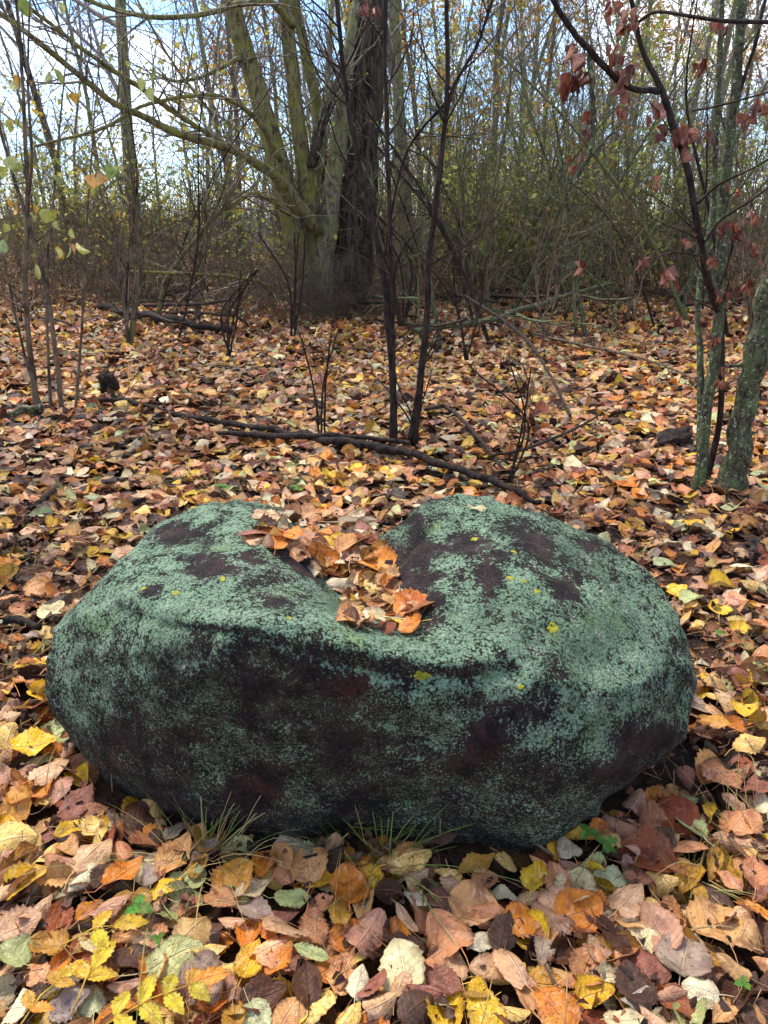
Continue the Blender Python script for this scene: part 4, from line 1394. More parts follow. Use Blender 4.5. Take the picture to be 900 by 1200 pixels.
# ---- dark furrowed trunk beside the clump
b1 = on_y(408, 372, 10.5)
b1[2] = 0
dark = empty("dark_tree", b1, "thick dark tree with furrowed bark right of the mossy clump", "tree")
mb = MB()
P, r = px_path([(452, -240, 40, 10.4), (441, -60, 43, 10.4), (433, 60, 45, 10.4), (426, 150, 47, 10.4), (420, 240, 50, 10.4), (413, 310, 56, 10.4), (405, 350, 66, 10.4), (402, 378, 80, 10.4)], 90, .03, 5)
r = r * .82
sid = 28
th = np.arange(sid) * 2 * math.pi / sid
V = []
for i in range(len(P)):
    for t in th:
        ridge = 1 + .07 * math.sin(t * 9 + .9 * math.sin(P[i][2] * 3.1)) + .06 * mnoise.noise(Vector((math.cos(t) * 4, math.sin(t) * 4, P[i][2] * 2.5)))
        V.append([P[i][0] + r[i] * ridge * math.cos(t), P[i][1] + r[i] * ridge * math.sin(t), P[i][2]])
i = np.arange(len(P) - 1)[:, None] * sid
j = np.arange(sid)[None]
mb.add(np.array(V), np.stack([i + j, i + sid + j, i + sid + (j + 1) % sid, i + (j + 1) % sid], -1).reshape(-1, 4))
mb.build("trunk", M_DARKBARK, dark, loc=dark.location)
gB = np.random.default_rng(41)
side_twigs(P, r * .3, 14, gB, 1.2, M_TWIG, dark, 1, .3, .95, .1, .003)

# ---- thin dark saplings standing behind the boulder
def sapling(name, pps, base, label, cat, mat, seed, ntw, tl, group=None, leaves=0, lc=None, ls=.05, sides=7):
    b = np.array(on_z(*base, 0.0))
    b[2] = float(ground_h(b[0], b[1]))
    root = empty(name, b, label, cat, group)
    g = np.random.default_rng(seed)
    tw, tips = MB(), []
    for q, pp in enumerate(pps):
        o, P, r = stem_mesh(root, "stem", pp, mat, 40, sides, .3, seed + q)
        side_twigs(P, r, ntw, g, tl, None, None, 1, .05, .85, .15, .0012, mb=tw, collect=tips)
    if tw.v:
        tag(tw.build("twig_spray", mat, root, loc=root.location), kind='stuff')
    if leaves and tips:
        tag(leaf_cards(tips, leaves, ls, lc, g, .02, .8).build("foliage", M_TINT, root, loc=root.location), kind='stuff')
    return root


Ys = 3.95
s1 = sapling("sapling", [[(388, -60, 6, Ys), (400, 60, 7, Ys), (412, 150, 8, Ys), (430, 230, 8, Ys), (449, 320, 9, Ys), (458, 420, 10, Ys), (460, 526, 12, Ys)],
                         [(449, -60, 6, Ys), (452, 80, 6, Ys), (455, 200, 7, Ys), (458, 330, 8, Ys), (461, 430, 9, Ys), (464, 526, 10, Ys)]], (461, 526),
             "two stemmed dark sapling standing behind the middle of the boulder", "sapling", M_BLACKTWIG, 60, 9, .5)
s2 = sapling("sapling", [[(523, -60, 6, Ys), (524, 80, 7, Ys), (518, 180, 8, Ys), (505, 290, 9, Ys), (497, 400, 10, Ys), (486, 526, 12, Ys)],
                         [(590, -40, 4, Ys - .1), (560, 50, 5, Ys), (528, 112, 6, Ys), (516, 195, 5, Ys)],
                         [(500, 400, 6, Ys), (492, 450, 7, Ys), (478, 526, 8, Ys)],
                         [(450, 300, 4, Ys + .3), (474, 185, 4, Ys + .2), (528, 112, 5, Ys)]], (486, 526),
             "slim dark sapling leaning right, behind the boulder's hollow", "sapling", M_BLACKTWIG, 70, 8, .5)

# ---- right-hand lichen-crusted stems with dried leaves
Yr = 3.25
right = sapling("lichen_tree", [
    [(868, -80, 10, Yr), (866, 60, 11, Yr), (858, 140, 12, Yr), (850, 230, 12, Yr), (842, 330, 13, Yr), (838, 420, 13, Yr), (826, 500, 14, Yr), (813, 586, 17, Yr)]], (813, 586),
    "straight lichen crusted young trunk behind the boulder's right end", "tree", M_LICHBARK, 80, 7, .45)
right2 = sapling("lichen_tree", [
    [(935, 230, 20, Yr), (903, 330, 23, Yr), (886, 400, 25, Yr), (873, 480, 27, Yr), (862, 540, 29, Yr), (856, 590, 36, Yr)]], (856, 590),
    "thickest lichen crusted trunk leaning out at the right edge", "tree", M_LICHBARK, 90, 3, .4, sides=10)
dead = sapling("dark_tree", [
    [(728, -60, 7, Yr - .2), (750, 50, 8, Yr - .2), (770, 95, 9, Yr - .2), (786, 137, 10, Yr - .2), (801, 185, 10, Yr - .2), (818, 265, 10, Yr - .2), (828, 325, 11, Yr - .1), (843, 370, 10, Yr), (846, 430, 9, Yr), (842, 500, 9, Yr + .05), (826, 575, 10, Yr + .1)]],
    (826, 575), "dark crooked young tree with curled brown leaves hanging", "tree", M_BLACKTWIG, 100, 6, .4)
stem_mesh(dead, "branch", [(636, -20, 8, Yr - .5), (668, 32, 9, Yr - .45), (700, 70, 9, Yr - .4), (735, 101, 9, Yr - .3), (772, 107, 10, Yr - .2)], M_BLACKTWIG, 30, 8, .3, 101)
stem_mesh(dead, "branch", [(742, 30, 5, Yr - .2), (770, 14, 5, Yr - .3), (830, 22, 6, Yr - .4), (905, 26, 6, Yr - .5), (980, 20, 5, Yr - .6)], M_BLACKTWIG, 30, 6, .3, 102)
stem_mesh(dead, "branch", [(825, 285, 4, Yr - .2), (842, 260, 4, Yr - .2), (880, 235, 3, Yr - .3), (920, 205, 3, Yr - .3)], M_BLACKTWIG, 20, 6, .3, 103)
stem_mesh(dead, "branch", [(815, 240, 4, Yr - .2), (845, 215, 4, Yr - .3), (880, 198, 3, Yr - .4), (930, 170, 3, Yr - .4)], M_BLACKTWIG, 20, 6, .3, 104)
stem_mesh(dead, "branch", [(812, 130, 3, Yr - .3), (850, 122, 3, Yr - .4), (900, 108, 3, Yr - .5)], M_BLACKTWIG, 20, 6, .3, 105)
stem_mesh(dead, "branch", [(820, 300, 3, Yr - .2), (790, 296, 3, Yr - .3), (757, 305, 2, Yr - .4)], M_BLACKTWIG, 20, 6, .3, 106)
stem_mesh(dead, "branch", [(838, 350, 4, Yr - .1), (855, 300, 4, Yr - .1), (862, 262, 3, Yr - .2)], M_BLACKTWIG, 20, 6, .3, 107)
stem_mesh(dead, "branch", [(690, 60, 6, Yr - .4), (694, 130, 6, Yr - .4), (690, 180, 6, Yr - .4), (672, 218, 4, Yr - .4)], M_LICHBARK, 24, 7, .6, 108)
stem_mesh(right, "branch", [(848, -40, 6, Yr + .3), (842, 100, 7, Yr + .3), (835, 240, 7, Yr + .3), (818, 350, 7, Yr + .2), (822, 430, 8, Yr + .1), (820, 520, 9, Yr)], M_LICHBARK, 40, 7, .3, 109)
stem_mesh(right, "branch", [(905, -40, 5, Yr), (885, 50, 5, Yr), (862, 120, 6, Yr)], M_BLACKTWIG, 24, 6, .3, 110)
stem_mesh(right, "branch", [(842, 430, 5, Yr), (870, 428, 5, Yr), (920, 430, 5, Yr)], M_LICHBARK, 20, 6, .3, 111)

# curled brown leaves hanging on it, each a part
def curled_leaf_mesh(seed):
    g = np.random.default_rng(seed)
    P, F, uv = leaf_template(['rounded', 'oval', 'heart shaped'][seed % 3], seed, 9, 4, True)
    x, y, z = P.T
    a = x * g.uniform(2.5, 5)
    rr = g.uniform(.2, .32)
    P2 = np.stack([np.sin(a) * rr, y + .5, z + (1 - np.cos(a)) * rr + .35 * np.sin(y * 3) * g.uniform(-.6, .6)], -1)
    P2[:, 0] += .25 * (y + .5) * g.uniform(-1, 1)
    mb = MB()
    mb.add(P2, F, leaf_uv=uv)
    return mb.build("dried_leaf", M_LEAF)


LIMBS = [c for r_ in (dead, s1, right) for c in r_.children if c.name.split('.')[0] in ('stem', 'branch')]
LIMBP = {c: (np.array([v.co[:] for v in c.data.vertices]) + np.array(c.parent.location)) for c in LIMBS}
CURL = [curled_leaf_mesh(500 + i) for i in range(8)]
for px, py, n, s in [(672, 62, 4, .068), (664, 95, 4, .075), (684, 88, 3, .06), (735, 22, 5, .06), (722, 10, 2, .05), (725, 92, 3, .06), (742, 80, 2, .06), (765, 128, 3, .065), (728, 118, 2, .06),
                     (805, 155, 4, .062), (798, 170, 2, .055), (820, 76, 2, .05), (874, 138, 3, .055), (893, 125, 3, .06), (848, 25, 2, .045), (846, 268, 3, .05), (860, 270, 3, .05),
                     (785, 322, 4, .06), (757, 303, 2, .042), (858, 222, 2, .045), (812, 280, 2, .045), (878, 282, 2, .045), (845, 440, 3, .05), (436, 3, 3, .06), (793, 378, 2, .04), (765, 210, 2, .045), (676, 312, 2, .045), (870, 330, 2, .045), (888, 300, 2, .045), (850, 345, 3, .045), (838, 300, 2, .045), (880, 250, 2, .045), (865, 395, 2, .04), (835, 395, 2, .04), (720, 60, 3, .05), (690, 130, 3, .05), (772, 150, 2, .05), (830, 160, 2, .045), (676, 190, 4, .035), (684, 160, 3, .035)]:
    Y = Yr - .35 if px < 760 else Yr - .25
    if px < 600: Y = Ys
    for i in range(n * 2):
        o = CURL[rng.randrange(8)].copy()
        COL.objects.link(o)
        p = on_y(px + rng.uniform(-9, 9), py + rng.uniform(-10, 8), Y + rng.uniform(-.05, .05))
        limb = min(LIMBS, key=lambda c: np.linalg.norm(LIMBP[c] - p, axis=1).min())
        o.parent = limb
        o.location = Vector(p) - limb.parent.location
        o.rotation_euler = (-math.pi / 2 + rng.uniform(-.6, .6), rng.uniform(-.5, .5), rng.uniform(0, 6.28))
        k = s * rng.uniform(.5, .85)
        o.scale = (k, k, k)
        o.color = np.array(srgb(*rng.choice([(134, 70, 46), (152, 84, 54), (108, 54, 38), (168, 98, 64)])))
for o in CURL:
    bpy.data.objects.remove(o)

# ---- left shrub
Yl = 4.8
left = sapling("leafy_shrub", [
    [(12, -60, 5, Yl), (24, 60, 6, Yl), (32, 230, 8, Yl), (30, 330, 9, Yl), (36, 420, 10, Yl), (46, 492, 12, Yl)],
    [(-60, -60, 2, Yl), (8, 180, 6, Yl), (45, 300, 7, Yl), (62, 390, 8, Yl), (74, 494, 10, Yl)],
    [(36, -50, 3, Yl - .2), (33, 90, 4, Yl - .2), (37, 190, 5, Yl - .2), (33, 240, 5, Yl)],
    [(122, 20, .6, Yl), (112, 120, 2, Yl), (102, 260, 4, Yl), (96, 380, 5, Yl), (88, 490, 6, Yl)],
    [(-40, 120, 1, Yl), (-10, 240, 3, Yl), (10, 330, 4, Yl), (30, 420, 5, Yl), (52, 490, 6, Yl)],
    [(88, -60, 1, Yl + .3), (66, 200, 4, Yl + .2), (55, 330, 5, Yl + .1), (60, 490, 6, Yl)]], (58, 492),
    "thin stemmed shrub with a few yellow green leaves at the left edge", "shrub", M_TWIG, 120, 8, .6)

LV = []
for k in range(4):
    mb = MB()
    P, F, uv = leaf_template(['oval', 'rounded'][k % 2], 800 + k, 8, 4, False)
    mb.add(P + [0, .5, 0], F, leaf_uv=uv)
    LV.append(mb.build("leaf", M_LEAF))
LIMBP = {c: (np.array([v.co[:] for v in c.data.vertices]) + np.array(left.location)) for c in left.children if c.name.startswith('stem')}
SPOTS = [(10, 150), (62, 78), (85, 118), (85, 112), (45, 245), (60, 250), (20, 195), (6, 188), (15, 95), (20, 245), (75, 290), (85, 280), (35, 300), (5, 270), (95, 200), (60, 190), (55, 215), (110, 215), (130, 200), (85, 215), (45, 185), (62, 255), (8, 285), (35, 3), (60, 5), (175, 95), (130, 235)]
for px, py in SPOTS:
    for q in range(rng.choice((1, 2, 2, 3))):
        o = rng.choice(LV).copy()
        COL.objects.link(o)
        p = on_y(px + rng.uniform(-10, 10), py + rng.uniform(-12, 12), Yl + rng.uniform(-.25, .25))
        o.parent = min(LIMBP, key=lambda c: np.linalg.norm(LIMBP[c] - p, axis=1).min())
        o.location = Vector(p) - left.location
        o.rotation_euler = (-math.pi / 2 + rng.uniform(-.9, .9), rng.uniform(-.6, .6), rng.uniform(0, 6.28))
        k = rng.uniform(.045, .085)
        o.scale = (k, k, k)
        o.color = srgb(*rng.choice([(168, 180, 84), (188, 192, 96), (150, 168, 84), (204, 196, 92), (214, 160, 50)]))
for o in LV: bpy.data.objects.remove(o)

# long thin leaning stems that cross in front of the thicket
gl2 = np.random.default_rng(314)
LEAN = []
for k in range(34):
    px = gl2.uniform(30, 890)
    if 250 < px < 450: px += 220
    Y = gl2.uniform(7.2, 11)
    py0 = 600 - FPX * math.tan(PITCH - math.atan(CAM_H / Y)) + 4
    ln = gl2.normal() * 110
    hh = gl2.uniform(170, 430)
    w = gl2.uniform(3.2, 6.5)
    matk = [M_BLACKTWIG, M_OLIVETWIG, M_LICHBARK, M_TWIG][int(gl2.integers(0, 4))]
    wd = {M_BLACKTWIG: 'black', M_OLIVETWIG: 'olive green', M_LICHBARK: 'lichen grey', M_TWIG: 'brown'}[matk]
    pp = [(px + ln * 1.25, py0 - hh, w * .3, Y - .4), (px + ln * .75 + gl2.normal() * 14, py0 - hh * .66, w * .6, Y - .2), (px + ln * .3 + gl2.normal() * 12, py0 - hh * .32, w * .85, Y), (px, py0, w, Y)]
    o = sapling("sapling", [pp], (px, py0), None, "sapling", matk, 600 + k, 9, .7, 'thin saplings before the thicket', sides=6)
    LEAN.append((o, f"thin {wd} sapling leaning {'right' if ln > 0 else 'left'}", px, py0 - 100, 1))

mid = [sapling("bare_shrub", [[(x + rng.uniform(-55, 55), y - hh, 2, Y - .2), (x + rng.uniform(-20, 20), y - hh * .5, 3, Y), (x + rng.uniform(-4, 4), y + 2, 3.6, Y)] for _ in range(ns)], (x, y),
               lab, "shrub", M_BLACKTWIG if dk else M_TWIG, sd, 5, tl)
       for x, y, hh, ns, Y, lab, dk, sd, tl in [
           (268, 415, 100, 4, 6.1, "small leafless shrub left of the fallen branch", 1, 130, .35), (345, 392, 120, 4, 7.3, "bare shrub before the mossy trunks", 1, 131, .5),
           (378, 520, 130, 3, 4.05, "wispy bare twigs rising beside the long fallen branch", 1, 132, .3), (545, 420, 120, 3, 6, "bare shrub right of the dark saplings", 1, 133, .4),
           (640, 392, 150, 5, 7.2, "green tinged bare shrub at the thicket's edge", 0, 134, .7), (600, 560, 130, 3, 3.4, "thin twigs poking up by the fallen branch's end", 1, 135, .3),
           (150, 400, 200, 5, 6.9, "loose bare shrub at the left of the clearing", 0, 136, .7), (560, 372, 160, 6, 8.6, "dense bare shrub behind the dark saplings", 0, 137, .8),
           (740, 372, 150, 5, 8.5, "low brown shrub behind the crooked tree", 0, 138, .8), (470, 380, 150, 6, 8.1, "tangled bare shrub beside the dark furrowed tree", 1, 139, .7),
           (230, 372, 170, 6, 8.6, "tangle of bare stems left of the mossy trunks", 0, 140, .8), (880, 400, 230, 4, 6.8, "leafless bush at the clearing's right edge", 0, 141, .7)]]

# ------------------------------------------------------------------ fallen wood
def fallen(name, pp, z, mat, label, cat, seed, n=40, sides=8, ntw=0, tl=.3, jit=.35, parts=()):
    rows = []
    for px, py, w, dz in pp:
        p = on_z(px, py, z + dz)
        p[2] += float(ground_h(p[0], p[1]))
        rows.append([*p, w * .5 / FPX * depth_of(p)])
    root_loc = np.array(rows[len(rows) // 2][:3])
    S = spline(rows, n)
    g = np.random.default_rng(seed)
    kk = g.normal(size=(n, 3)); kk[1:-1] = (kk[:-2] + kk[1:-1] + kk[2:]) / 3
    S[:, :3] += kk * S[:, 3:4] * jit
    S[:, 3] = np.maximum(S[:, 3] * (1 + .1 * g.normal(size=n)), .0008)
    mb = MB()
    mb.tube(S[:, :3], S[:, 3], sides)
    if ntw:
        side_twigs(S[:, :3], S[:, 3], ntw, g, tl, None, None, 1, .05, .95, .1, .0015, mb=mb)
    return tag(mb.build(name, mat, loc=root_loc), label, cat)


fallen("fallen_branch", [(70, 462, 5, .04), (150, 469, 6, .05), (240, 484, 7, .05), (330, 499, 9, .05), (400, 517, 11, .06), (470, 529, 10, .07), (540, 549, 9, .07), (600, 568, 9, .06), (632, 588, 6, .03)], 0, M_ROTTEN,
       "long dark fallen branch lying across the clearing behind the boulder", "branch", 150, 90, 9, 16, .28, .8)
fallen("fallen_branch", [(255, 498, 5, .03), (300, 503, 8, .04), (360, 507, 8, .05), (420, 512, 6, .05), (480, 520, 4, .04)], .02, M_ROTTEN, "shorter dark stick lying along the long fallen branch", "branch", 151, 30, 7)
fallen("fallen_branch", [(118, 362, 8, .1), (160, 368, 9, .12), (210, 378, 9, .12), (272, 386, 7, .08)], 0, M_ROTTEN, "far dark branch lying under the left thicket", "branch", 152, 30, 7, 4, .4)
fallen("fallen_branch", [(-10, 488, 9, .03), (20, 482, 9, .05), (48, 474, 7, .06)], 0, M_LICHBARK, "stub of mossy branch at the left edge by the shrub", "branch", 153, 20, 7)
fallen("fallen_branch", [(498, 480, 5, .12), (520, 476, 5, .1), (548, 495, 5, .08), (590, 548, 5, .03)], 0, M_BLACKTWIG, "thin black bent twig right of the dark saplings", "twig", 154, 30, 6, 3, .2)
fallen("fallen_branch", [(545, 340, 3, .5), (610, 380, 4, .35), (645, 430, 4, .22), (668, 482, 4, .05)], 0, M_BLACKTWIG, "long black twig arching down right of the saplings", "twig", 155, 30, 6, 5, .3)
fallen("fallen_branch", [(575, 530, 3, .06), (620, 520, 4, .09), (680, 495, 3, .06), (720, 470, 2, .03)], 0, M_BLACKTWIG, "thin curved twig above the long branch's right end", "twig", 156, 30, 6, 4, .2)
fallen("fallen_branch", [(30, 600, 6, .02), (52, 585, 9, .04), (66, 572, 6, .04)], 0, M_ROTTEN, "short rotten black stick left of the boulder", "stick", 157, 16, 7)
fallen("fallen_branch", [(480, 378, 6, .2), (560, 372, 7, .25), (640, 350, 6, .3), (720, 330, 4, .4)], 0, M_LICHBARK, "mossy fallen limb lying before the right thicket", "branch", 158, 30, 7, 8, .6)
fallen("fallen_branch", [(620, 385, 3, .06), (690, 400, 4, .1), (760, 420, 3, .08), (820, 440, 3, .05)], 0, M_TWIG, "thin brown twig lying on leaves left of the lichen trunks", "twig", 159, 24, 6, 5, .3)
fallen("fallen_branch", [(508, 968, 5, .02), (550, 962, 6, .05), (592, 968, 6, .06), (622, 984, 5, .05), (650, 1004, 3, .03)], .0, M_TWIG, "bent brown twig hugging the boulder's front foot", "twig", 160, 30, 8, 0)
fallen("fallen_branch", [(0, 735, 9, .03), (20, 728, 11, .04), (44, 738, 8, .03)], .01, M_ROTTEN, "dark bark strip among leaves at the left edge", "bark", 161, 16, 7)
fallen("fallen_branch", [(640, 1130, 4, .04), (655, 1160, 4, .045), (672, 1200, 4, .04)], .0, M_TWIG, "thin reddish twig among the front leaves near the bottom", "twig", 162, 16, 6)
gf = np.random.default_rng(88)
for k in range(16):
    px = gf.uniform(40, 880)
    py = gf.uniform(338, 378)
    L = gf.uniform(60, 150)
    sg = gf.uniform(-14, 10)
    mt = [M_BLACKTWIG, M_ROTTEN, M_LICHBARK][int(gf.integers(0, 3))]
    wd = {M_BLACKTWIG: 'black', M_ROTTEN: 'rotten dark', M_LICHBARK: 'lichen grey'}[mt]
    up = gf.uniform(.1, .6)
    o = fallen("fallen_branch", [(px - L * .5, py, 3, .03), (px - L * .15, py + sg * .3, 4.4, up * .3), (px + L * .2, py + sg * .5, 3.6, up * .7), (px + L * .5, py + sg, 3, up)], 0, mt, None, "branch", 700 + k, 24, 6, 9, .7)
    o['group'] = 'dead limbs at the foot of the thicket'
    LEAN.append((o, f"{wd} dead limb on the ground", px, py, 1))


def twig_litter():
    g = np.random.default_rng(99)
    mb = MB()
    for k in range(420):
        y = math.sqrt(g.uniform(.8, 100))
        x = g.uniform(-.6, .6) * y
        if not outside_rock(np.array(x), np.array(y), .02): continue
        a = g.uniform(0, 6.28)
        L = g.uniform(.05, .35)
        d = np.array([math.cos(a), math.sin(a), g.normal() * .08]) * L
        c = np.array([x, y, float(ground_h(x, y)) + .042])
        m = c + g.normal(size=3) * L * .08
        mb.tube(np.array([c - d * .5, (c - d * .5 + m) * .5 + g.normal(size=3) * L * .03, m, (c + d * .5 + m) * .5 + g.normal(size=3) * L * .03, c + d * .5]), np.linspace(1, .5, 5) * g.uniform(.0009, .0028), 4, False)
    tag(mb.build("twig_litter", M_BLACKTWIG), "fine dark twigs strewn over the fallen leaves", "twigs", kind='stuff')


def stem_litter():
    """loose leaf stalks and needles lying over the nearest leaves"""
    g = np.random.default_rng(101)
    mb = MB()
    for k in range(900):
        y = math.sqrt(g.uniform(.4, 7))
        x = g.uniform(-.62, .62) * (y + .2)
        if not outside_rock(np.array(x), np.array(y), .01): continue
        a = g.uniform(0, 6.28)
        L = g.uniform(.025, .10)
        d = np.array([math.cos(a), math.sin(a), g.normal() * .2]) * L
        c = np.array([x, y, float(ground_h(x, y)) + g.uniform(.036, .052)])
        b = g.normal(size=3) * L * .12
        mb.tube(np.array([c - d * .5, c - d * .15 + b * .8, c + d * .2 + b, c + d * .5]), np.linspace(1, .6, 4) * g.uniform(.0005, .001), 3, False)
    tag(mb.build("stalk_litter", M_STALK), "pale leaf stalks strewn over the fallen leaves", "stalks", kind='stuff')


stem_litter()
twig_litter()
# rotten block and little stump
def chunk(name, px, py, w, h, d, label, cat, seed, rz, mat=M_ROTTEN):
    bm = bmesh.new()
    bmesh.ops.create_icosphere(bm, subdivisions=4, radius=1)
    g = random.Random(seed)
    off = Vector((seed, 0, 0))
    for v in bm.verts:
        c = v.co.copy()
        n = mnoise.fractal(c * 1.6 + off, 1, 2, 4)
        s = 1 + .35 * n
        c = Vector((max(-.75, min(.75, c.x)) / .75, max(-.7, min(.7, c.y)) / .7, max(-.6, min(.8, c.z)) / .7))
        c.z += .12 * mnoise.noise(Vector((c.x * 2, c.y * 7, seed)))
        v.co = Vector((c.x * w * .5 * s, c.y * d * .5 * s, c.z * h * .5 * s))
    for f in bm.faces: f.smooth = True
    me = bpy.data.meshes.new(name)
    bm.to_mesh(me)
    bm.free()
    me.materials.append(mat)
    o = bpy.data.objects.new(name, me)
    COL.objects.link(o)
    p = on_z(px, py, h * .35)
    p[2] = h * .35 + float(ground_h(p[0], p[1]))
    o.location = p
    o.rotation_euler = (.1, -.25, rz)
    return tag(o, label, cat)


chunk("rotten_log", 782, 518, .26, .08, .10, "black rotten wood chunk left of the lichen trunks", "log", 3, .3)
chunk("stump", 128, 450, .10, .16, .10, "small dark stump above the left end of the fallen branch", "stump", 4, .2)

# ------------------------------------------------------------------ small plants
def grass_tuft(px, py, n, length, label, dry=.4, spread=.04, seed=0, z=.02):
    g = np.random.default_rng(seed)
    b = on_z(px, py, z)
    b[2] = float(ground_h(b[0], b[1])) + .01
    root = empty("grass_tuft", b, label, "grass")
    for k in range(int(n * 1.5)):
        a = g.uniform(0, 6.28)
        L = length * g.uniform(.3, 1.2)
        q = np.array([math.cos(a) * spread * g.random(), math.sin(a) * spread * g.random(), 0])
        ln = g.uniform(.35, 1.7)
        m = 7
        t = np.linspace(0, 1, m)
        out = np.array([math.cos(a), math.sin(a), 0])
        up = np.array([0, 0, 1])
        ct = q + (out[None] * (t ** 1.5)[:, None] * ln + up[None] * (t * (1 - .45 * ln * t))[:, None]) * L
        ct[:, 2] = np.maximum(ct[:, 2], .03)
        sd = np.array([-math.sin(a), math.cos(a), 0])
        w = .0009 * (1 - t ** 2 * .9) * g.uniform(.6, 1.5)
        V = np.concatenate([ct - sd * w[:, None], ct + sd * w[:, None] + up * .0004])
        i = np.arange(m - 1)[:, None]
        F = np.concatenate([i, i + 1, i + m + 1, i + m], 1)
        mb = MB()
        mb.add(V, F)
        mb.build("blade", M_STRAW if g.random() < dry else M_GRASS, root)
    return root


grass_tuft(240, 1008, 36, .2, "pale drying grass tuft at the boulder's left front foot", .55, .09, 1)
grass_tuft(452, 1015, 40, .19, "fresh green grass tuft before the boulder's middle", .05, .07, 2)
grass_tuft(405, 975, 12, .12, "sparse thin grass against the boulder's front", .3, .05, 3)
grass_tuft(340, 568, 22, .16, "green grass sprig behind the boulder's left lobe", .1, .05, 4)
grass_tuft(250, 578, 20, .17, "grass wisps above the boulder's left shoulder", .35, .06, 5)
grass_tuft(866, 760, 12, .09, "small green grass sprout right of the boulder", .1, .03, 6)
grass_tuft(815, 1040, 18, .10, "fine green grass among leaves at lower right", .3, .05, 7)
grass_tuft(860, 985, 12, .16, "tall drying grass blades at the right edge", .5, .06, 8)
grass_tuft(180, 1050, 9, .16, "few tall grass blades above the left sprout", .3, .05, 9)
grass_tuft(180, 570, 12, .14, "dry grass wisps left of the boulder's back", .6, .06, 10)
grass_tuft(745, 655, 12, .10, "dry yellow grass tuft behind the boulder's right shoulder", .7, .05, 11)
grass_tuft(40, 660, 10, .08, "small grass sprig left of the boulder", .2, .04, 12)
grass_tuft(640, 480, 14, .12, "dry grass wisps on the far leaf carpet", .7, .08, 13)


def leaflet(mb_parent, base, d, nor, L, W, mat, seed, teeth=7, root=None, name="leaflet"):
    g = np.random.default_rng(seed)
    d = d / np.linalg.norm(d)
    nor = nor - d * np.dot(nor, d)
    nor /= np.linalg.norm(nor)
    s = np.cross(d, nor)
    nv = teeth * 2
    v = np.linspace(0, 1, nv + 1)
    w = W * np.sin(math.pi * np.clip(v, .02, .985) ** .85) ** .8
    w = w * (1 + .13 * np.where(np.arange(nv + 1) % 2, 1, -1))
    y = v * L
    bendz = -.18 * L * v ** 2
    rows = []
    for k, f in enumerate((-1, -.5, 0, .5, 1)):
        wk = np.where(abs(f) == 1, w, W * np.sin(math.pi * np.clip(v, .02, .985) ** .85) ** .8)
        z = bendz + abs(f) * wk * .35 + (.03 * L * np.sin(v * 18) * (abs(f) == .5))
        rows.append(base + d * y[:, None] + s * (f * wk)[:, None] + nor * z[:, None])
    V = np.stack(rows, 1).reshape(-1, 3)
    i = np.arange(nv)[:, None] * 5 + np.arange(4)[None]
    F = np.stack([i, i + 1, i + 6, i + 5], -1).reshape(-1, 4)
    uu, vv = np.meshgrid([-1, -.5, 0, .5, 1], v)
    mb = MB()
    mb.add(V, F, leaf_uv=np.stack([uu, vv, np.zeros_like(uu)], -1).reshape(-1, 3))
    o = mb.build(name, M_LEAF, root)
    base_c = (222, 178, 52) if mat is M_BRAMBLE else (98, 148, 56)
    o.color = srgb(*[min(255, c * g.uniform(.86, 1.1)) for c in base_c])
    return o


def trefoil(px, py, size, label, mat, seed, n=1, h=.05, z=.03):
    g = np.random.default_rng(seed)
    b = on_z(px, py, z)
    b[2] = .02
    root = empty("strawberry_plant", b, label, "plant")
    for k in range(n):
        off = np.array([g.uniform(-.03, .03), g.uniform(-.03, .03), 0]) if k else np.zeros(3)
        top = off * 1.4 + np.array([0, 0, h * g.uniform(.8, 1.2)])
        mb = MB()
        mb.tube(np.array([off * .3, (off + top) * .5, top]), [.0012, .001, .001], 4)
        mb.build("stalk", mat, root)
        a0 = g.uniform(0, 6.28)
        for j in range(3):
            a = a0 + j * 2.094
            leaflet(None, top, np.array([math.cos(a), math.sin(a), .12]), np.array([0, -.25, 1.]), size, size * .36, mat, seed * 10 + j, 6, root)
    return root


trefoil(166, 1084, .028, "three leaf green sprout among leaves at lower left", M_SPROUT, 1)
trefoil(686, 992, .024, "green three leaf sprout at the boulder's right front corner", M_SPROUT, 2, 2)
trefoil(712, 1002, .016, "tiny green sprout beside the rust coloured leaf", M_SPROUT, 3, 1, .03)
trefoil(868, 1166, .015, "tiny green plant near the bottom right corner", M_SPROUT, 4, 2, .03)
trefoil(187, 1112, .014, "small dark green sprout right of the yellow bramble leaves", M_SPROUT, 5, 1, .03)
trefoil(262, 578, .03, "green herb growing behind the boulder's left lobe", M_SPROUT, 6, 3, .04)
trefoil(345, 578, .025, "green herb behind the boulder's hollow", M_SPROUT, 7, 2, .04)
trefoil(842, 748, .02, "small green seedling right of the boulder's shoulder", M_SPROUT, 8, 1, .03)


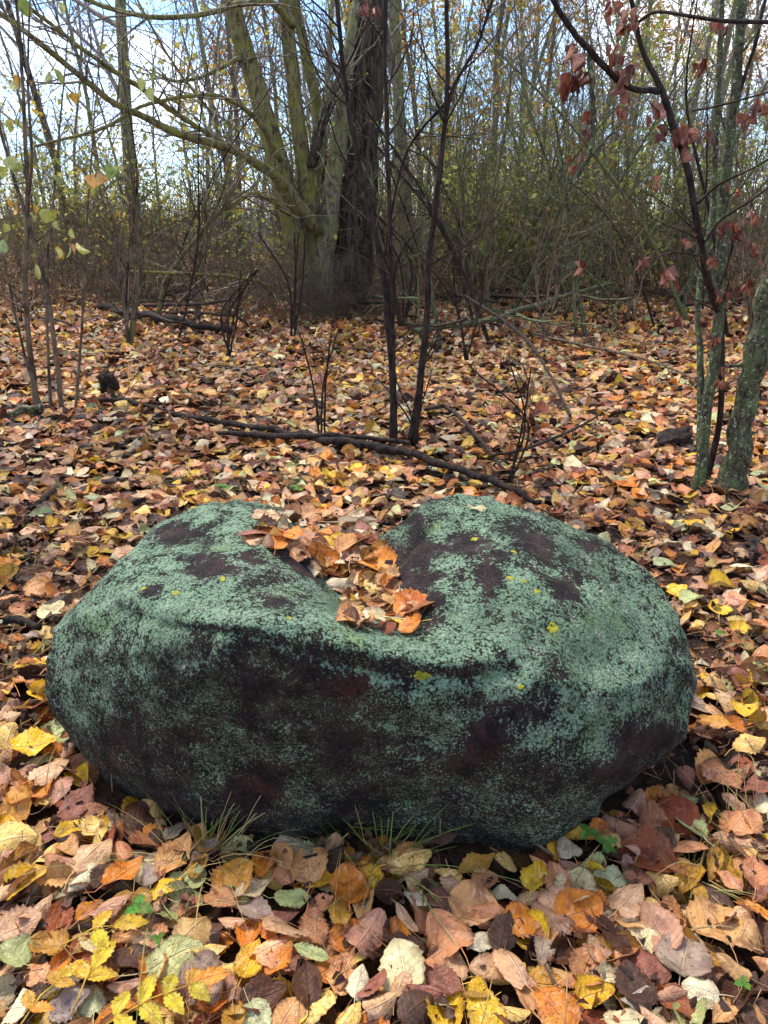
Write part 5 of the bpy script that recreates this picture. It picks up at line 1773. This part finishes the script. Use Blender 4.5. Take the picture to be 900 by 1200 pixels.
def frond(px, py, ang, L, pairs, lw, label, seed, z=.065):
    """pinnate yellow leaf: rachis with paired toothed leaflets"""
    b = on_z(px, py, z)
    root = empty("bramble_leaf", b, label, "plant")
    d = np.array([math.cos(R(ang)), math.sin(R(ang)), .05])
    s = np.array([-d[1], d[0], 0])
    mb = MB()
    mb.tube(np.array([np.zeros(3) - d * .03 - np.array([0, 0, .02]), d * L * .5 + [0, 0, .006], d * L]), [.0015, .0012, .0008], 4)
    mb.build("stalk", M_BRAMBLE, root)
    g = np.random.default_rng(seed)
    for k in range(pairs):
        t = .18 + .72 * k / max(1, pairs - 1) if pairs > 1 else .45
        for sg in (-1, 1):
            dd = d * .55 + s * sg
            dd[2] = g.uniform(-.05, .25)
            leaflet(None, d * L * t, dd, np.array([g.uniform(-.2, .2), g.uniform(-.3, .1), 1.]), lw * g.uniform(.8, 1.1) * (1 - .3 * t), lw * .22, M_BRAMBLE, seed * 20 + k * 2 + sg, 6, root)
    leaflet(None, d * L * .95, d, np.array([0, -.2, 1.]), lw * .95, lw * .24, M_BRAMBLE, seed * 20 + 19, 6, root)
    return root


frond(90, 1094, 12, .06, 1, .058, "yellow toothed bramble leaf, upper one at lower left", 1)
frond(96, 1156, 75, .03, 1, .062, "yellow five fingered bramble leaf below the upper bramble leaf", 2)
frond(112, 1200, 24, .15, 4, .058, "long yellow feathery frond at the bottom edge", 3)
frond(28, 1190, 60, .06, 2, .045, "yellow toothed frond in the bottom left corner", 4)

# dry straws lying over the leaves
for i, (px, py, L, a) in enumerate([(60, 900, .12, 100), (75, 925, .10, 300), (300, 1000, .10, 40), (690, 1010, .1, 50), (700, 925, .15, 60), (735, 905, .14, 330), (795, 1020, .1, 200), (570, 1175, .09, 70),
                                    (430, 1040, .13, 260), (840, 1090, .09, 350), (50, 1020, .08, 10), (130, 905, .1, 110), (660, 1170, .1, 80), (255, 1060, .1, 0), (880, 905, .12, 80), (520, 965, .05, 70), (860, 940, .1, 95)]):
    p = on_z(px, py, .06)
    d = np.array([math.cos(R(a)), math.sin(R(a)), .15])
    g = np.random.default_rng(900 + i)
    mb = MB()
    mb.tube(spline([-d * L * .5, d * L * .1 + g.normal(size=3) * .006 + [0, 0, .01], d * L * .5], 8), np.linspace(.0011, .0006, 8), 4)
    o = mb.build("dry_straw", M_STRAW)
    o.location = p
    tag(o, None, "straw", "dry straws on the leaves")
    SINGLES.append((o, "pale dry straw", px, py, L))

# ------------------------------------------------------------------ labels that single out each leaf and plant
def ordinal(i, n):
    if n == 2: return ("left of the two", "right of the two")[i]
    if i == 0: return "leftmost of them"
    if i == n - 1: return "rightmost of them"
    return ("", "second", "third", "fourth", "fifth", "sixth", "seventh", "eighth", "ninth", "tenth", "eleventh", "twelfth")[min(i, 11)] + " from left"


LM_LEAF = [("the left grass tuft", 240, 1000), ("the fresh green grass tuft", 450, 1010), ("the boulder's foot twig", 590, 966), ("the corner sprout", 686, 992), ("the boulder's dark right underside", 770, 920),
           ("the fine lower right grass", 815, 1040), ("the bottom right green plant", 868, 1166), ("the lower left sprout", 166, 1084), ("the upper bramble leaf", 88, 1092), ("the feathery frond", 160, 1185),
           ("the boulder's left end", 55, 800), ("the boulder's right end", 818, 780), ("the reddish front twig", 655, 1160), ("the boulder's left shoulder", 160, 640), ("the boulder's right shoulder", 765, 670),
           ("the big pale round leaf", 472, 1130), ("the spotted yellow oval leaf", 627, 1026), ("the large mauve leaf", 804, 1112)]
LM_WOOD = [("mossy trunks", 360, 250), ("left shrub", 45, 250), ("dark saplings", 480, 250), ("crooked tree", 800, 250), ("lichen trunk", 895, 330), ("hanging twig", 660, 250), ("mossy branch", 180, 200)]


def where(px, py, lms):
    best = min(lms, key=lambda l: math.hypot(px - l[1], (py - l[2]) * 1.2))
    dx, dy = px - best[1], py - best[2]
    if abs(dx) > abs(dy): w = "left of" if dx < 0 else "right of"
    else: w = "behind" if dy < 0 else "in front of"
    return f"{w} {best[0]}"


def assign(items):
    d = {}
    for it in items: d.setdefault(it[1], []).append(it)
    for lab, its in d.items():
        its.sort(key=lambda t: t[2])
        for i, (o, _, px) in enumerate(its):
            o['label'] = lab if len(its) == 1 else f"{lab}, {ordinal(i, len(its))}"


items = []
for o, ph, px, py, L in SINGLES:
    hollow = o.get('group', '').startswith('leaves lying')
    if hollow:
        w = "at the back of the boulder's hollow" if py < 625 else "in the middle of the boulder's hollow" if py < 690 else "at the front lip of the boulder's hollow"
        if px > 540: w = "alone on the boulder's right lobe"
    else:
        w = where(px, py, LM_LEAF)
    size = "" if hollow else ("large " if L > .082 else "small " if L < .062 and 'leaf' in ph else "")
    items.append((o, f"{size}{ph} {w}", px))
assign(items)
items = []
for o, ph, px, py, y in WOODY + LEAN:
    px = max(-60, min(960, px))
    best = min(LM_WOOD, key=lambda l: abs(px - l[1]))
    sd = "left of" if px < best[1] - 12 else "right of" if px > best[1] + 12 else "directly behind"
    if y >= 30: lab = f"{ph} deep in wood, {sd} {best[0]}"
    elif y >= 18: lab = f"{ph} farther back, {sd} {best[0]}"
    elif y > 5: lab = f"{ph} in front, {sd} {best[0]}"
    else: lab = f"{ph}, {sd} {best[0]}"
    items.append((o, lab, px))
assign(items)
